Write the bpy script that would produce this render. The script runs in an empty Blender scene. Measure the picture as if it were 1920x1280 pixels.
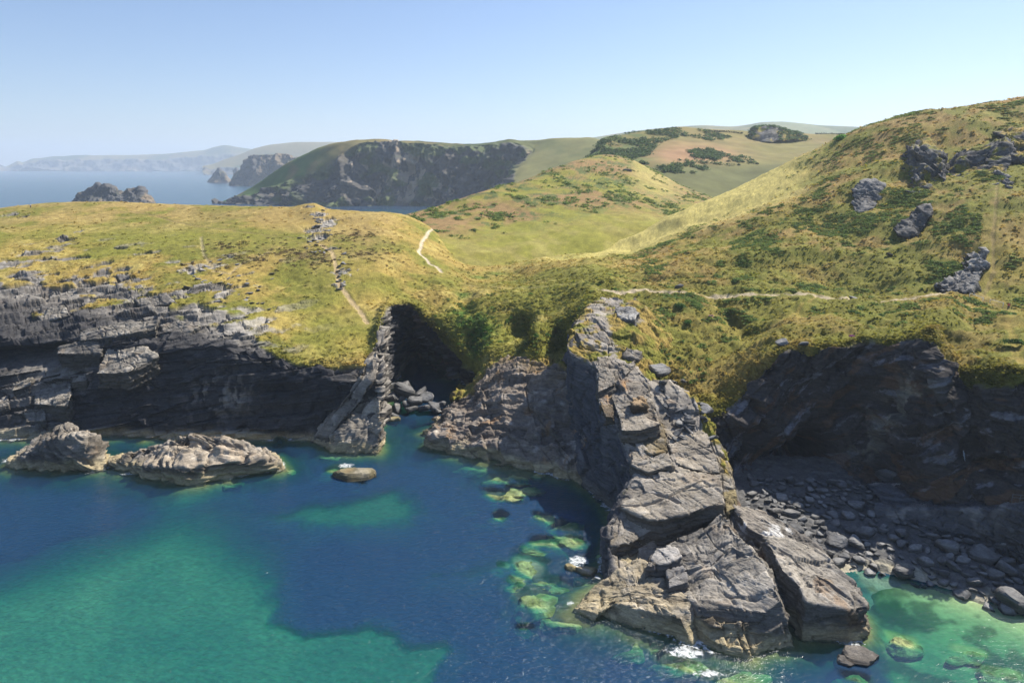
import bpy, math, random
import numpy as np
from mathutils import Vector, kdtree

# ------------------------------------------------------------------ basics
sc = bpy.context.scene
COL = sc.collection
rng = np.random.default_rng(7)
random.seed(7)
CAM_Z = 55.0
F = 1280.0                      # focal length in photo pixels (1920 wide)
PITCH = math.radians(14.46)
SP, CP = math.sin(PITCH), math.cos(PITCH)
SUN_AZ = math.radians(52)       # from +Y towards +X
SUN_EL = math.radians(46)
S = 1.0                         # mesh density

def W(px, py, Y=None, z=None):
    """world point on the sight line of photo pixel (px,py) at forward distance Y or at height z"""
    xc, yc = (px-960)/F, (640-py)/F
    dy, dz = CP+SP*yc, -SP+CP*yc
    s = Y/dy if Y is not None else (z-CAM_Z)/dz
    return np.array([xc*s, dy*s, CAM_Z+dz*s])

def WG(px, py, z=0.0):
    return W(px, py, z=z)

def project(P):
    x, y, z = P[:, 0], P[:, 1], P[:, 2]-CAM_Z
    d = np.maximum(y*CP - z*SP, 1e-3)
    return 960+F*x/d, 640-F*(y*SP+z*CP)/d

def interp(xs, ys, x):
    return np.interp(x, xs, ys)

def sstep(a, b, x):
    t = np.clip((x-a)/(b-a), 0, 1)
    return t*t*(3-2*t)

# ------------------------------------------------------------------ noise
_T = rng.random((64, 64, 64)).astype(np.float32)*2-1
def vnoise(P, scale=1.0, off=0.0):
    """smooth value noise, about -1..1; scale = wavelength in metres (scalar or 3 values)"""
    Q = (P/np.asarray(scale, dtype=np.float64)+off*7.31+1000.0)
    I = np.floor(Q).astype(np.int64)
    f = (Q-I).astype(np.float32)
    f = f*f*f*(f*(f*6-15)+10)
    I &= 63
    J = (I+1) & 63
    x0, y0, z0 = I[:, 0], I[:, 1], I[:, 2]
    x1, y1, z1 = J[:, 0], J[:, 1], J[:, 2]
    fx, fy, fz = f[:, 0], f[:, 1], f[:, 2]
    def lx(y, z):
        a = _T[x0, y, z]
        return a+(_T[x1, y, z]-a)*fx
    a = lx(y0, z0); a = a+(lx(y1, z0)-a)*fy
    b = lx(y0, z1); b = b+(lx(y1, z1)-b)*fy
    return a+(b-a)*fz

_R = np.array([[0.36, 0.48, -0.8], [-0.8, 0.6, 0.0], [0.48, 0.64, 0.6]])
def fbm(P, scale, octs=4, gain=0.5, off=0.0):
    Q = P/np.asarray(scale, dtype=np.float64)
    a, r, t = 1.0, 0.0, 0.0
    for k in range(octs):
        r = r+a*vnoise(Q, 1.0, off+k*3.7)
        t += a
        Q = (Q @ _R.T)*2.03
        a *= gain
    return r/t*1.5

def ridged(P, scale, octs=4, off=0.0):
    Q = P/np.asarray(scale, dtype=np.float64)
    a, r, t = 1.0, 0.0, 0.0
    for k in range(octs):
        r = r+a*(1-2*np.abs(vnoise(Q, 1.0, off+k*2.9)))
        t += a
        Q = (Q @ _R.T)*2.1
        a *= 0.5
    return r/t

def hash1(i, seed=0):
    h = (np.asarray(i).astype(np.int64)*374761393+seed*668265263+91) & 0x7fffffff
    h = ((h ^ (h >> 13))*1274126177) & 0x7fffffff
    h = h ^ (h >> 16)
    return (h & 0xffff)/65535.0

def hash3(i, j, k, seed=0):
    i, j, k = (np.asarray(a).astype(np.int64) for a in (i, j, k))
    return hash1(i*73856093 ^ j*19349663 ^ k*83492791, seed)

def unit(v):
    v = np.asarray(v, float)
    return v/np.linalg.norm(v)

def bedding(n, strike):
    n = unit(n); u = unit(np.array(strike)-n*np.dot(n, strike)); v = np.cross(n, u)
    return n, u, v

def blocks(P, bed, thick, bw, bl, seed=0, warp=0.35, wl=None):
    """stepwise layered and jointed rock: returns (per-block value 0..1, terrace offset in metres along the bedding normal)"""
    n, u, v = bed
    w = warp*vnoise(P, wl or thick*7, seed)
    s = P @ n/thick+w
    i = np.floor(s)
    f = s-i
    hs = hash1(i, seed+5)
    # merge some neighbouring layers into thicker beds
    cu = P @ u/bw+hs*9.7+0.55*vnoise(P, bw*1.6, seed+1)+0.25*(P @ v)/bw
    cv = P @ v/bl+hs*4.3+0.55*vnoise(P, bl*1.6, seed+2)
    b = hash3(i, np.floor(cu), np.floor(cv), seed)
    ter = (sstep(0.5, 0.97, f)-f)*thick
    # open joints along the block edges, wider on some than on others
    gu = np.abs(cu-np.round(cu))*bw; gv = np.abs(cv-np.round(cv))*bl
    wj = 0.02+0.30*hash3(i, np.round(cu), np.round(cv), seed+17)**3
    gr = np.clip(1-np.minimum(gu, gv)/wj, 0, 1)
    return b.astype(np.float32), ter, gr

# ------------------------------------------------------------------ lofting
def pchip(x, Y, xq):
    """monotone cubic through Y (n,...) at x, evaluated at xq"""
    x = np.asarray(x, float)
    h = np.diff(x)
    sh = (len(h),)+(1,)*(Y.ndim-1)
    d = np.diff(Y, axis=0)/h.reshape(sh)
    m = np.zeros_like(Y)
    same = d[:-1]*d[1:] > 0
    with np.errstate(divide='ignore', invalid='ignore'):
        hm = 2*d[:-1]*d[1:]/(d[:-1]+d[1:])
    m[1:-1] = np.where(same, hm, 0)
    m[0], m[-1] = d[0], d[-1]
    k = np.clip(np.searchsorted(x, xq, side='right')-1, 0, len(h)-1)
    t = ((xq-x[k])/h[k]).reshape((-1,)+(1,)*(Y.ndim-1))
    hk = h[k].reshape(t.shape)
    t2, t3 = t*t, t*t*t
    return (2*t3-3*t2+1)*Y[k]+(t3-2*t2+t)*hk*m[k]+(-2*t3+3*t2)*Y[k+1]+(t3-t2)*hk*m[k+1]

def lin(x, Y, xq):
    x = np.asarray(x, float)
    k = np.clip(np.searchsorted(x, xq, side='right')-1, 0, len(x)-2)
    t = ((xq-x[k])/(x[k+1]-x[k])).reshape((-1,)+(1,)*(Y.ndim-1))
    return Y[k]*(1-t)+Y[k+1]*t

def loft(net, du=1.5, dv=1.5, umax=None, blend=1.0, wts_u=None, wts_v=None):
    """net (rows, stations, 3) -> grid (nv, nu, 3) with about one vertex per du x dv photo pixels"""
    K, J, _ = net.shape
    px, py = project(net.reshape(-1, 3))
    px, py = px.reshape(K, J), py.reshape(K, J)
    lu = np.median(np.hypot(np.diff(px, axis=1), np.diff(py, axis=1)), axis=0)
    lv = np.median(np.hypot(np.diff(px, axis=0), np.diff(py, axis=0)), axis=1)
    if wts_u is not None: lu = lu*wts_u
    if wts_v is not None: lv = lv*wts_v
    nu = np.maximum(2, np.ceil(lu*S/du)).astype(int)
    nv = np.maximum(2, np.ceil(lv*S/dv)).astype(int)
    uq = np.concatenate([np.linspace(j, j+1, n, endpoint=False) for j, n in enumerate(nu)]+[[J-1]])
    vq = np.concatenate([np.linspace(k, k+1, n, endpoint=False) for k, n in enumerate(nv)]+[[K-1]])
    # pchip in chord-length parameters keeps widths even
    cu = np.concatenate([[0], np.cumsum(np.maximum(lu, 1))])
    cv = np.concatenate([[0], np.cumsum(np.maximum(lv, 1))])
    A = pchip(cv, net, np.interp(vq, np.arange(K), cv))
    if blend < 1: A = A*blend+lin(cv, net, np.interp(vq, np.arange(K), cv))*(1-blend)
    A = np.swapaxes(A, 0, 1)
    B = pchip(cu, A, np.interp(uq, np.arange(J), cu))
    return np.swapaxes(B, 0, 1).copy(), uq, vq

def grid_normals(G):
    du = np.gradient(G, axis=1); dv = np.gradient(G, axis=0)
    n = np.cross(du, dv)
    l = np.linalg.norm(n, axis=2, keepdims=True)
    return n/np.maximum(l, 1e-9)

def smooth_grid(A, it=3):
    for _ in range(it):
        A = A.copy()
        A[1:-1] = 0.5*A[1:-1]+0.25*(A[:-2]+A[2:])
        A[:, 1:-1] = 0.5*A[:, 1:-1]+0.25*(A[:, :-2]+A[:, 2:])
    return A

def grid_faces(nv, nu, wrap=False):
    a = np.arange(nv*nu).reshape(nv, nu)
    if wrap:
        b = np.roll(a, -1, axis=1)
        q = np.stack([a[:-1], b[:-1], b[1:], a[1:]], axis=-1)
    else:
        q = np.stack([a[:-1, :-1], a[:-1, 1:], a[1:, 1:], a[1:, :-1]], axis=-1)
    return q.reshape(-1, 4)

def make_mesh(name, V, faces, mat, attrs=None, smooth=True, parent=None):
    """faces: (n,3) or (n,4) array; attrs: name -> (n,) or (n,3)"""
    me = bpy.data.meshes.new(name)
    V = np.asarray(V, np.float32); faces = np.asarray(faces, np.int32)
    n, k = faces.shape
    me.vertices.add(len(V)); me.vertices.foreach_set('co', V.ravel())
    me.loops.add(n*k); me.loops.foreach_set('vertex_index', faces.ravel())
    me.polygons.add(n)
    me.polygons.foreach_set('loop_start', np.arange(0, n*k, k, dtype=np.int32))
    me.polygons.foreach_set('use_smooth', np.full(n, smooth))
    me.update(calc_edges=True)
    for an, av in (attrs or {}).items():
        av = np.asarray(av, np.float32)
        if av.ndim == 1:
            at = me.attributes.new(an, 'FLOAT', 'POINT'); at.data.foreach_set('value', av)
        else:
            at = me.attributes.new(an, 'FLOAT_COLOR', 'POINT')
            at.data.foreach_set('color', np.c_[av, np.ones(len(av), np.float32)].ravel())
    me.materials.append(mat)
    o = bpy.data.objects.new(name, me); COL.objects.link(o)
    if parent is not None: o.parent = parent
    return o

def tag(o, label, cat, group=None):
    o['label'] = label; o['category'] = cat
    if group: o['group'] = group
    return o
def struct(o): o['kind'] = 'structure'; return o
def stuff(o): o['kind'] = 'stuff'; return o

# ------------------------------------------------------------------ node helpers
def new_mat(name):
    m = bpy.data.materials.new(name); m.use_nodes = True
    nt = m.node_tree
    for n in list(nt.nodes): nt.nodes.remove(n)
    out = nt.nodes.new('ShaderNodeOutputMaterial')
    return m, nt, out
def N(nt, t, **kw):
    n = nt.nodes.new(t)
    for k, v in kw.items():
        if k in n.inputs.keys(): n.inputs[k].default_value = v
        else: setattr(n, k, v)
    return n
def mixc(nt, a, b, fac, mode='MIX'):
    m = nt.nodes.new('ShaderNodeMix'); m.data_type = 'RGBA'; m.blend_type = mode
    for sock, v in ((m.inputs[0], fac), (m.inputs[6], a), (m.inputs[7], b)):
        if hasattr(v, 'is_output'): nt.links.new(v, sock)
        elif isinstance(v, (int, float)): sock.default_value = v
        else: sock.default_value = (*v, 1)
    return m.outputs[2]
def mathn(nt, op, a, b=None, c=None):
    m = nt.nodes.new('ShaderNodeMath'); m.operation = op
    for k, v in enumerate((a, b, c)):
        if v is None: continue
        if hasattr(v, 'is_output'): nt.links.new(v, m.inputs[k])
        else: m.inputs[k].default_value = v
    return m.outputs[0]
def ramp(nt, fac, stops):
    r = nt.nodes.new('ShaderNodeValToRGB')
    while len(r.color_ramp.elements) > 1: r.color_ramp.elements.remove(r.color_ramp.elements[-1])
    for i, (p, c) in enumerate(stops):
        e = r.color_ramp.elements[0] if i == 0 else r.color_ramp.elements.new(p)
        e.position = p
        e.color = (c, c, c, 1) if isinstance(c, (int, float)) else (*c, 1)
    nt.links.new(fac, r.inputs[0])
    return r.outputs[0]

def noise_tex(nt, scale, detail=4, rough=0.6, vec=None, dist=0.0):
    t = nt.nodes.new('ShaderNodeTexNoise')
    t.inputs['Scale'].default_value = scale; t.inputs['Detail'].default_value = detail
    t.inputs['Roughness'].default_value = rough; t.inputs['Distortion'].default_value = dist
    if vec is not None: nt.links.new(vec, t.inputs['Vector'])
    return t.outputs['Fac']

def land_material(name, bed_n=(0.15, -0.1, 1.0), bump_rock=0.35, bump_grass=0.25):
    """one material for rock and turf: colour and rock/turf share come from the surface's own attributes, grain from noise"""
    m, nt, out = new_mat(name)
    geo = N(nt, 'ShaderNodeNewGeometry')
    col = N(nt, 'ShaderNodeAttribute', attribute_name='col')
    rk = N(nt, 'ShaderNodeAttribute', attribute_name='rock')
    pos = geo.outputs['Position']
    # bedding-stretched coordinates for the rock grain
    mp = nt.nodes.new('ShaderNodeMapping'); mp.vector_type = 'POINT'
    n = Vector(bed_n).normalized()
    q = n.rotation_difference(Vector((0, 0, 1)))
    mp.inputs['Rotation'].default_value = q.to_euler()
    mp.inputs['Scale'].default_value = (0.35, 0.35, 3.0)
    nt.links.new(pos, mp.inputs['Vector'])
    g1 = noise_tex(nt, 1.0, 6, 0.7, mp.outputs[0], 0.3)
    g2 = noise_tex(nt, 3.5, 5, 0.7, pos)
    t1 = noise_tex(nt, 2.6, 6, 0.75, pos)
    t2 = noise_tex(nt, 0.35, 4, 0.6, pos)
    rockv = mathn(nt, 'MULTIPLY', ramp(nt, g1, [(0.28, 0.55), (0.5, 1.0), (0.72, 1.45)]), ramp(nt, g2, [(0.3, 0.78), (0.7, 1.22)]))
    turfv = mathn(nt, 'MULTIPLY', ramp(nt, t1, [(0.3, 0.62), (0.5, 1.0), (0.7, 1.4)]), ramp(nt, t2, [(0.3, 0.85), (0.7, 1.15)]))
    var = nt.nodes.new('ShaderNodeMix'); var.data_type = 'FLOAT'
    nt.links.new(rk.outputs['Fac'], var.inputs[0]); nt.links.new(turfv, var.inputs[2]); nt.links.new(rockv, var.inputs[3])
    vm = nt.nodes.new('ShaderNodeVectorMath'); vm.operation = 'SCALE'
    nt.links.new(col.outputs['Color'], vm.inputs[0]); nt.links.new(var.outputs[0], vm.inputs['Scale'])
    b = N(nt, 'ShaderNodeBsdfPrincipled', Roughness=0.92)
    b.inputs['Specular IOR Level'].default_value = 0.15
    nt.links.new(vm.outputs[0], b.inputs['Base Color'])
    hr = mathn(nt, 'ADD', mathn(nt, 'MULTIPLY', g1, 0.7), mathn(nt, 'MULTIPLY', g2, 0.3))
    hmix = nt.nodes.new('ShaderNodeMix'); hmix.data_type = 'FLOAT'
    nt.links.new(rk.outputs['Fac'], hmix.inputs[0])
    nt.links.new(mathn(nt, 'MULTIPLY', t1, bump_grass), hmix.inputs[2])
    nt.links.new(mathn(nt, 'MULTIPLY', hr, bump_rock), hmix.inputs[3])
    bp = N(nt, 'ShaderNodeBump', Strength=1.0, Distance=1.0)
    nt.links.new(hmix.outputs[0], bp.inputs['Height'])
    nt.links.new(bp.outputs[0], b.inputs['Normal'])
    nt.links.new(b.outputs[0], out.inputs['Surface'])
    return m

def simple_mat(name, color, rough=0.8, var=0.25, scale=3.0, attr=None, trans=0.0):
    m, nt, out = new_mat(name)
    geo = N(nt, 'ShaderNodeNewGeometry')
    nz = noise_tex(nt, scale, 4, 0.6, geo.outputs['Position'])
    k = ramp(nt, nz, [(0.3, 1-var), (0.7, 1+var)])
    vm = nt.nodes.new('ShaderNodeVectorMath'); vm.operation = 'SCALE'
    if attr:
        a = N(nt, 'ShaderNodeAttribute', attribute_name=attr); nt.links.new(a.outputs['Color'], vm.inputs[0])
    else: vm.inputs[0].default_value = color
    nt.links.new(k, vm.inputs['Scale'])
    b = N(nt, 'ShaderNodeBsdfPrincipled', Roughness=rough)
    b.inputs['Specular IOR Level'].default_value = 0.2
    nt.links.new(vm.outputs[0], b.inputs['Base Color'])
    last = b.outputs[0]
    if trans > 0:       # thin leaves let the sun through
        tl = N(nt, 'ShaderNodeBsdfTranslucent'); nt.links.new(vm.outputs[0], tl.inputs['Color'])
        mx = N(nt, 'ShaderNodeMixShader'); mx.inputs[0].default_value = trans
        nt.links.new(last, mx.inputs[1]); nt.links.new(tl.outputs[0], mx.inputs[2]); last = mx.outputs[0]
    nt.links.new(last, out.inputs['Surface'])
    return m

BED_L = bedding((-0.16, 0.04, 1.0), (1, 0, 0))      # left headland: beds tipping gently
BED_S = bedding((-0.30, -0.42, 1.0), (1, 0, 0))     # the spur: slabs facing the viewer and left
BED_R = bedding((-0.75, -0.2, 1.0), (0, 1, 0))      # cliff of the right-hand cove: steep beds rising to the right
M_LAND = land_material('turf_and_rock', BED_L[0])
M_ROCK = land_material('slate', BED_S[0], 0.4)
M_STONE = land_material('loose_stone', (0.3, 0.2, 1.0), 0.3)

# colours (real-world base colours)
ROCK = np.array([0.205, 0.18, 0.15]); ROCK_D = np.array([0.05, 0.05, 0.055]); ROCK_L = np.array([0.42, 0.385, 0.335])
TAN = np.array([0.40, 0.33, 0.20]); RUST = np.array([0.28, 0.15, 0.055]); GUANO = np.array([0.62, 0.6, 0.57])
DRY = np.array([0.325, 0.232, 0.062]); STRAW = np.array([0.40, 0.335, 0.105]); OLIVE = np.array([0.186, 0.178, 0.030]); GREEN = np.array([0.11, 0.15, 0.024])
HEATH = np.array([0.10, 0.07, 0.035]); RUSSET = np.array([0.25, 0.14, 0.055]); EARTH = np.array([0.42, 0.34, 0.23])

def mixv(a, b, t):
    t = np.asarray(t)[:, None]
    return a*(1-t)+b*t

def rock_colour(P, Nz, seed=0, base=ROCK, tide=True, lichen=0.3, guano=0.0):
    n1 = fbm(P, 9.0, 3, off=seed); n2 = fbm(P, 1.7, 3, off=seed+11)
    c = np.tile(base, (len(P), 1))
    c = mixv(c, ROCK_D, np.clip(0.5-0.9*n1, 0, 1)*0.6)
    c = mixv(c, ROCK_L, np.clip(n2*1.2-0.15, 0, 1)*0.6)
    c = mixv(c, base*0.2, sstep(0.7, 0.15, Nz)*0.8)          # shade put into the colour: steep faces darkened, tops kept light
    c = mixv(c, RUST, sstep(0.45, 0.8, fbm(P, 3.1, 4, off=seed+23))*lichen)
    if guano > 0: c = mixv(c, GUANO, sstep(0.35, 0.6, fbm(P, (2.2, 2.2, 5), 4, off=seed+31))*guano)
    if tide:
        t = sstep(2.3, 0.9, P[:, 2]+0.7*fbm(P, 3.0, 3, off=seed+5))
        c = mixv(c, TAN, t*0.9)
        c = mixv(c, np.array([0.16, 0.15, 0.05]), sstep(0.15, -0.4, P[:, 2])*0.7)
    return c
# ------------------------------------------------------------------ the mainland: headland, valley, hillside and cliffs
# every row is a line one can follow in the landscape, given at stations along the coast as (station, px, py, distance)
ROWS = {
'base': [(0,-300,815,133),(2,0,818,133),(3,100,815,133),(4,200,812,134),(5,320,815,133),(6,440,818,133),(7,540,825,131.5),(8,620,828,131),(9,672,842,128),(10,712,848,127.3),(11,717,800,139),(12,720,745,158),(13,775,700,186),(14,838,712,175),(15,880,740,166),(16,930,760,148),(17,1000,820,133),(18,1060,840,130),(19,1110,860,122),(20,1180,880,116),(21,1270,900,112),(22,1350,920,107),(23,1400,925,106),(24,1460,920,106),(25,1540,920,106),(26,1640,930,104),(27,1700,945,98.5),(28,1765,950,95),(29,1830,955,93),(30,1900,960,89),(31,2020,970,83),(32,2250,970,73),(33,2500,970,63)],
'low': [(0,-300,720,142),(2,0,705,144),(3,100,705,144),(4,200,735,139),(5,320,740,138),(6,440,740,138),(7,540,750,136),(8,620,765,134),(9,684,772,133),(10,714,780,131),(11,718,750,142),(12,722,700,162),(13,775,670,187),(14,835,700,176),(15,880,730,166),(16,930,740,150),(17,1000,760,138),(18,1060,760,138),(19,1110,760,130),(20,1180,800,125),(21,1270,850,115),(22,1350,880,110),(23,1400,880,110),(24,1460,860,112),(25,1540,860,112),(26,1630,860,110),(27,1700,855,101.5),(28,1760,860,98.5),(29,1820,870,97),(30,1900,880,93),(31,2020,890,86),(32,2250,890,76),(33,2500,890,66)],
'high': [(0,-300,645,148),(2,0,640,148),(3,100,640,149),(4,200,640,146),(5,320,650,144.5),(6,440,662,141),(7,540,688,138.5),(8,620,698,137),(9,690,703,137),(10,709,690,138),(11,716,640,152),(12,728,610,170),(13,770,600,183),(14,830,640,174),(15,890,690,158),(16,935,680,152),(17,1000,690,145),(18,1055,680,144),(19,1110,640,140),(20,1180,690,132),(21,1270,750,122),(22,1350,800,112),(23,1400,770,113),(24,1460,710,116),(25,1540,690,116),(26,1630,690,113),(27,1700,690,108.5),(28,1752,682,104.5),(29,1812,738,102),(30,1890,740,95.5),(31,2020,750,92),(32,2250,750,85),(33,2500,750,77)],
'edge': [(0,-300,560,170),(2,0,545,176),(3,100,545,177),(4,200,570,168),(5,320,590,160),(6,440,628,149),(7,540,660,143),(8,620,676,141),(9,690,680,141),(10,704,640,148),(11,712,600,157),(12,724,574,168),(13,775,572,178),(14,826,612,172),(15,870,640,164),(16,930,640,160),(17,1000,640,152),(18,1050,620,150),(19,1110,560,160),(20,1180,600,145),(21,1270,690,130),(22,1345,755,118),(23,1395,705,120),(24,1450,655,119),(25,1530,640,118.5),(26,1620,640,115.5),(27,1700,635,112),(28,1755,612,111),(29,1805,690,105),(30,1890,686,98),(31,2020,690,95),(32,2250,685,88),(33,2500,685,80)],
'slope': [(0,-300,500,195),(2,0,480,202),(3,100,475,206),(4,200,480,204),(5,320,500,194),(6,440,530,182),(7,540,560,175),(8,620,580,168),(9,690,575,170),(10,708,568,173),(11,718,560,177),(12,732,552,182),(13,780,550,188),(14,840,560,184),(15,880,575,178),(16,940,570,178),(17,1000,580,172),(18,1060,565,172),(19,1110,548,170),(20,1190,543,174),(21,1270,545,168),(22,1350,543,166),(23,1430,548,163),(24,1500,553,160),(25,1570,558,157),(26,1650,558,154),(27,1720,552,151),(28,1780,547,148),(29,1840,553,144),(30,1920,575,138),(31,2060,590,132),(32,2250,600,126),(33,2500,600,120)],
'mid': [(0,-300,470,212),(2,0,440,226),(3,100,435,230),(4,200,440,228),(5,320,445,224),(6,440,455,217),(7,540,460,215),(8,620,480,205),(9,690,485,204),(10,722,480,208),(11,735,475,212),(12,750,475,214),(13,790,490,214),(14,845,520,206),(15,880,530,204),(16,940,535,200),(17,1000,530,198),(18,1060,528,194),(19,1110,525,190),(20,1190,505,212),(21,1270,495,205),(22,1350,480,203),(23,1430,465,202),(24,1500,450,202),(25,1570,435,200),(26,1650,415,199),(27,1720,400,198),(28,1790,385,196),(29,1850,375,194),(30,1930,365,190),(31,2060,360,185),(32,2250,355,180),(33,2500,355,175)],
'upper': [(0,-300,445,238),(2,0,413,252),(3,100,405,256),(4,200,405,258),(5,320,408,256),(6,440,413,249),(7,540,415,246),(8,620,425,238),(9,690,435,232),(10,715,430,236),(11,730,428,240),(12,755,430,244),(13,795,450,242),(14,845,490,232),(15,880,510,226),(16,940,515,222),(17,1000,505,222),(18,1060,500,220),(19,1110,490,222),(20,1180,475,245),(21,1260,445,245),(22,1340,420,242),(23,1420,390,240),(24,1490,365,240),(25,1560,340,240),(26,1640,310,240),(27,1710,290,238),(28,1780,275,236),(29,1840,262,234),(30,1920,250,232),(31,2060,240,228),(32,2250,235,225),(33,2500,235,220)],
'crest': [(0,-300,425,262),(1,-120,406,270),(2,0,390,277),(3,100,380,286),(4,200,378,290),(5,320,383,284),(6,440,386,276),(7,540,388,272),(7.4,575,379,270),(7.7,600,388,270),(8,620,392,268),(9,690,397,265),(10,715,397,268),(11,735,399,272),(12,765,405,278),(13,810,430,270),(14,850,470,258),(15,880,490,250),(16,940,495,246),(17,1000,487,250),(18,1060,480,254),(19,1110,472,262),(20,1180,447,280),(21,1250,412,285),(22,1330,375,288),(23,1410,338,290),(24,1470,308,292),(25,1540,278,292),(26,1620,240,288),(27,1700,215,284),(28,1770,203,280),(29,1830,193,278),(30,1910,183,275),(31,2050,170,270),(32,2250,165,265),(33,2500,165,260)],
}
ORDER = ['base', 'low', 'high', 'edge', 'slope', 'mid', 'upper', 'crest']
NS = 34
SUB = 2                                     # stations per unit
stat = np.arange(0, (NS-1)*SUB+1)/SUB
rows = []
for r in ORDER:
    a = np.array(ROWS[r], float)
    pts = np.array([W(p, q, Y=y) for (_, p, q, y) in ROWS[r]])
    rows.append(pchip(a[:, 0], pts, stat))
base = rows[0].copy()
r0 = base.copy(); r0[:, 1] -= 5; r0[:, 2] = -9
crest = rows[-1]
b1 = crest.copy(); b1[:, 1] += 16; b1[:, 2] -= np.interp(stat, [0, 12, 16, 22, 33], [3.5, 3.0, -0.5, 3, 2])
b1[:, 0] *= 1.03
b2 = crest.copy(); b2[:, 1] += 60; b2[:, 2] -= np.interp(stat, [0, 12, 16, 22, 26, 33], [22, 24, 3, 26, 30, 20]); b2[:, 0] *= 1.1
b3 = crest.copy(); b3[:, 1] += 120; b3[:, 2] = np.interp(stat, [0, 12, 14, 16, 19, 24, 33], [-9, -9, 5, 10, 5, 15, 35]); b3[:, 0] *= 1.2
net = np.array([r0]+rows+[b1, b2, b3])
stpx = np.interp(stat, [a[0] for a in ROWS['slope']], [a[1] for a in ROWS['slope']])
wu = np.where((stpx[:-1] < -60) | (stpx[:-1] > 2000), 0.25, 1.0)
wv = np.array([0.3]+[1.0]*(len(rows)-1)+[0.6, 0.25, 0.15])
wv[1:4] = 1.35
G, uq, vq = loft(net, 1.45, 1.25, wts_u=wu, wts_v=wv)
nv, nu, _ = G.shape
print('land grid', G.shape)
st_g = np.interp(uq, np.arange(len(stat)), stat)         # station of every column
Ug = np.repeat(st_g[None, :], nv, 0).ravel()
Vg = np.repeat((vq-1)[:, None], nu, 1).ravel()           # 0 base,1 low,2 high,3 edge,4 slope,5 mid,6 upper,7 crest
P0 = G.reshape(-1, 3)
PX, PY = project(P0)

def pick(px, py, tol=4.0):
    """the land point seen at a photo pixel (for placing things on the ground)"""
    d = (PX-px)**2+(PY-py)**2
    k = np.where(d < tol*tol)[0]
    if len(k) == 0: return P0[np.argmin(d)].copy()
    return P0[k[np.argmin(P0[k, 1])]].copy()

def seg_dist(P, line):
    """distance of points to a world polyline, measured in plan plus height"""
    best = np.full(len(P), 1e9)
    for a, b in zip(line[:-1], line[1:]):
        ab = b-a
        t = np.clip(((P-a) @ ab)/max(ab @ ab, 1e-9), 0, 1)
        best = np.minimum(best, np.linalg.norm(P-(a+t[:, None]*ab), axis=1))
    return best

def blobs(P, items):
    """soft patches round world points: items (px,py,radius_m, weight[, squash])"""
    r = np.zeros(len(P))
    for it in items:
        c = pick(it[0], it[1]); q = (P-c)/it[2]
        r = np.maximum(r, it[3]*np.exp(-1.2*(q**2).sum(1)))
    return r

# ---- turf or rock?
N0 = grid_normals(smooth_grid(G, 6)).reshape(-1, 3)
if N0[:, 2].mean() < 0: N0 = -N0
n_big = fbm(P0, 14.0, 4, off=1)
n_mid = fbm(P0, 4.0, 4, off=2)
n_sm = fbm(P0, 1.3, 3, off=3)
# rock below the edge row everywhere; on the left headland ledges run far up the slope
thr = np.interp(Ug, [0, 2, 3, 4, 5, 6, 7, 8, 9, 10, 12, 13, 14, 15, 16, 17, 18, 19, 21, 22, 23, 25, 28, 29, 33],
                    [3.3, 3.35, 3.3, 3.3, 3.35, 3.25, 2.55, 2.6, 2.75, 2.9, 2.9, 2.85, 2.2, 1.75, 1.9, 1.8, 2.2, 2.6, 2.2, 2.3, 2.45, 2.6, 2.4, 2.1, 2.1])
amp = np.interp(Ug, [0, 5, 6, 7, 8, 14, 22, 28, 33], [0.75, 0.8, 0.6, 0.12, 0.1, 0.25, 0.65, 0.75, 0.7])
rockm = sstep(0.08, -0.08, Vg-thr-amp*(0.8*n_big+0.7*n_mid)*0.8)
# ledges breaking through the turf of the left headland, following the beds
bedn = BED_L[0]
bands = vnoise(np.c_[P0 @ bedn/1.1, P0 @ BED_L[1]/9.0, P0 @ BED_L[2]/7.0], 1.0, 5)
band_zone = sstep(5.6, 3.6, Vg)*sstep(8.6, 5.5, Ug)
rockm = np.maximum(rockm, band_zone*sstep(0.18, 0.34, bands*0.7+0.35*n_mid-0.38*sstep(3.6, 5.4, Vg)))
ridge_pts = [pick(575, 385), pick(605, 420), pick(585, 440)]
crop = blobs(P0, [(20,398,5,.9),(45,402,5,.8),(575,384,4,.9),(600,398,4,.9),(612,418,4.5,1.1),(583,428,5,1),(598,440,5,.9),(608,410,4,1),(620,462,3.5,.6),(640,505,3.5,.9),(637,530,3,.8),(560,468,4,.4),(120,445,5,.7),(150,430,3,.7),(60,470,6,.7),(360,500,6,.65),(430,545,5,.6),(420,480,4,.5),(380,492,4,.5),(500,595,3,.9),(490,610,3,.8),(1180,560,3,.5)])
rockm = np.maximum(rockm, sstep(0.45, 0.62, crop+0.28*n_mid+0.22*n_sm))
rockm = np.clip(rockm, 0, 1)

# ---- displace
disp = np.zeros((len(P0), 3))
cliff = sstep(0.75, 0.45, np.abs(N0[:, 2]))
Hn = N0.copy(); Hn[:, 2] *= 0.35; Hn /= np.maximum(np.linalg.norm(Hn, axis=1, keepdims=True), 1e-6)
leftw = sstep(13.5, 12.0, Ug); rightw = sstep(18.5, 20, Ug)
seaward = sstep(-0.6, 0.3, Vg)
# left headland: ledges
bA, tA, gA = blocks(P0, BED_L, 2.4, 10.0, 8.0, 3, 0.6, 22)
bB, tB, gB = blocks(P0, BED_L, 0.8, 4.2, 3.2, 4, 0.5, 9)
ro = rockm*leftw
disp += Hn*((bA-0.45)*2.6*cliff+(bA-0.5)*1.2*(1-cliff)+(bB-0.5)*1.0-0.5*gA*cliff-0.3*gB)[:, None]*ro[:, None]
disp += bedn*((tA*0.75+tB*0.8+(bB-0.5)*0.35)*ro*(0.3+0.7*(1-cliff)))[:, None]
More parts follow.
